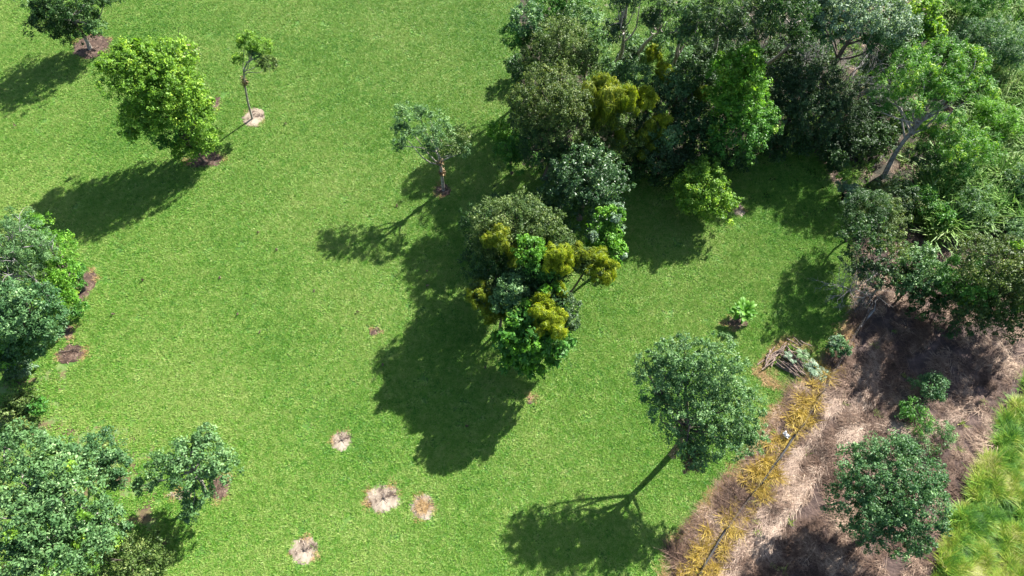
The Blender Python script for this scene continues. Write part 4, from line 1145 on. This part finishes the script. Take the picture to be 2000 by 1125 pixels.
# ------------------------------------------------------------------ wire fence, pipe, scrap
fence_px = [(1700, 595), (1668, 650), (1640, 700), (1600, 772), (1560, 838), (1515, 903), (1466, 965), (1415, 1035), (1362, 1122), (1310, 1205)]
fence_pts = [at(*q) for q in fence_px]
fr = empty("wire_fence", fence_pts[4], "thin wire fence on slim pickets along the lawn edge", "fence")
o0 = fence_pts[4]
for p in fence_pts:
    g = Geo(o0); g.tube([p + np.array([0, 0, -0.2]), p + np.array([0.01, 0, 0.5]), p + np.array([0.02, 0.01, 0.95])], 0.022, 6); g.build("picket", M["steel"], fr)
for h, rr in ((0.35, 0.009), (0.62, 0.009), (0.9, 0.012)):
    g = Geo(o0)
    pts = []
    for a, b_ in zip(fence_pts[:-1], fence_pts[1:]):
        for k in range(6):
            u = k / 6
            pts.append(a + (b_ - a) * u + np.array([0, 0, h - 0.05 * math.sin(u * math.pi)]))
    g.tube(pts, rr * 0.4, 4, cap=False); g.build("wire", M["steel"], fr)
for (line, lab) in (([(1549, 852), (1528, 884), (1505, 915), (1484, 948)], "black pipe lying under the fence beside the white scrap"), ([(1414, 1036), (1402, 1056), (1388, 1080), (1368, 1112)], "black pipe lying under the fence near the bottom of the photo")):
    pts = np.array([at(*q) for q in line]); pts[:, 2] = 0.22
    mid = pts.mean(0); mid[2] = 0; pts[:, 2] = 0.32
    u = np.linspace(0, 3, 10); pts = np.stack([np.interp(u, np.arange(4), pts[:, k]) for k in range(3)], 1)
    g = Geo(mid); g.tube(pts, 0.06, 6); o = g.build("black_pipe", M["rubber"], None, True); o.location = mid
    tag(o, lab, "pipe", "black pipes under the fence")
# white plastic scrap
p = at(1531, 853)
gx, gy = 7, 9
V = []
for j in range(gy):
    for i in range(gx):
        V.append(((i / (gx - 1) - 0.5) * 0.22 + 0.03 * rng.normal(), (j / (gy - 1) - 0.5) * 0.42 + 0.02 * rng.normal(), 0.3 + 0.06 * rng.normal() + 0.1 * math.sin(i * 1.3 + j)))
V = np.array(V); V[:, 2] -= min(V[:, 2]) - 0.18
ca, sa = math.cos(0.6), math.sin(0.6); V[:, :2] = V[:, :2] @ np.array([[ca, sa], [-sa, ca]])
F = [(j * gx + i, j * gx + i + 1, (j + 1) * gx + i + 1, (j + 1) * gx + i) for j in range(gy - 1) for i in range(gx - 1)]
me = mesh_np("plastic_scrap", V, F)
o = link("plastic_scrap", me, M["white"]); o.location = p
tag(o, "small crumpled white scrap on the yellow weeds by the fence", "scrap")

# yellow spiky weeds along the fence
YEL = [(1612, 738, 1.0), (1588, 752, 0.9), (1600, 722, 0.8), (1565, 780, 0.9), (1590, 790, 1.0), (1560, 805, 1.1), (1578, 822, 1.0), (1545, 822, 1.0), (1556, 842, 0.9), (1502, 868, 0.8),
       (1488, 905, 1.1), (1500, 925, 1.1), (1478, 930, 1.1), (1472, 918, 0.8), (1512, 905, 0.8), (1494, 955, 0.6), (1486, 972, 0.8), (1530, 880, 0.6), (1442, 1040, 0.7), (1372, 1075, 0.9), (1360, 1090, 0.9), (1350, 1110, 0.9), (1398, 1110, 0.8), (1414, 1068, 0.8), (1386, 1125, 0.9), (1330, 1122, 0.8), (1455, 1015, 0.5), (1380, 1062, 0.7), (1408, 1085, 0.6)]
for (a, b_, n_, w_) in (((1622, 716), (1556, 832), 12, 10), ((1530, 858), (1470, 945), 14, 14), ((1470, 960), (1340, 1122), 16, 28)):
    for q in range(n_):
        u_ = rng.random()
        YEL.append((a[0] + (b_[0] - a[0]) * u_ + rng.normal() * w_, a[1] + (b_[1] - a[1]) * u_ + rng.normal() * w_ * 0.6, rng.uniform(0.4, 0.95)))
ymesh = [blades_mesh("spiky_weed", 110, 0.30, 0.62, 0.024, 1.0, 3, 0, None, 0.5, 0.22, seed=120 + s) for s in range(5)]
for me in ymesh: me.materials.append(M["yellow"])
for i, (px, py, sc) in enumerate(YEL):
    o = bpy.data.objects.new("yellow_weed", ymesh[i % 5]); scene.collection.objects.link(o)
    o.location = at(px, py); o.rotation_euler = (0, 0, rng.uniform(0, 6.283)); o.scale = (sc * 1.05,) * 3
    lab = "yellow spiky weed in the upper thick patch along the fence" if py < 848 else ("yellow spiky weed in the middle patch along the fence" if py < 950 else "yellow spiky weed scattered along the lower end of the fence")
    tag(o, lab, "weed", "yellow weeds along the fence")

# dark droppings on the lawn
g = Geo((0, 0, 0))
for (px, py) in [(280, 548), (430, 543), (541, 488), (558, 242), (222, 614), (465, 614), (835, 558), (775, 402), (508, 650), (505, 455), (748, 713), (912, 832), (947, 718), (835, 530), (614, 568), (700, 610), (30, 246)]:
    c = at(px, py, 0.07)
    leaves(g, c, (0.06, 0.06, 0.02), rc=0.05, per=7, ls=0.07, lw=0.05, dens=1.1, zmin=0.04)
o = g.build("dark_clods", M["chips_dark"]); tag(o, "small dark clods and dead leaf bits scattered on the lawn", "clods", kind="stuff")
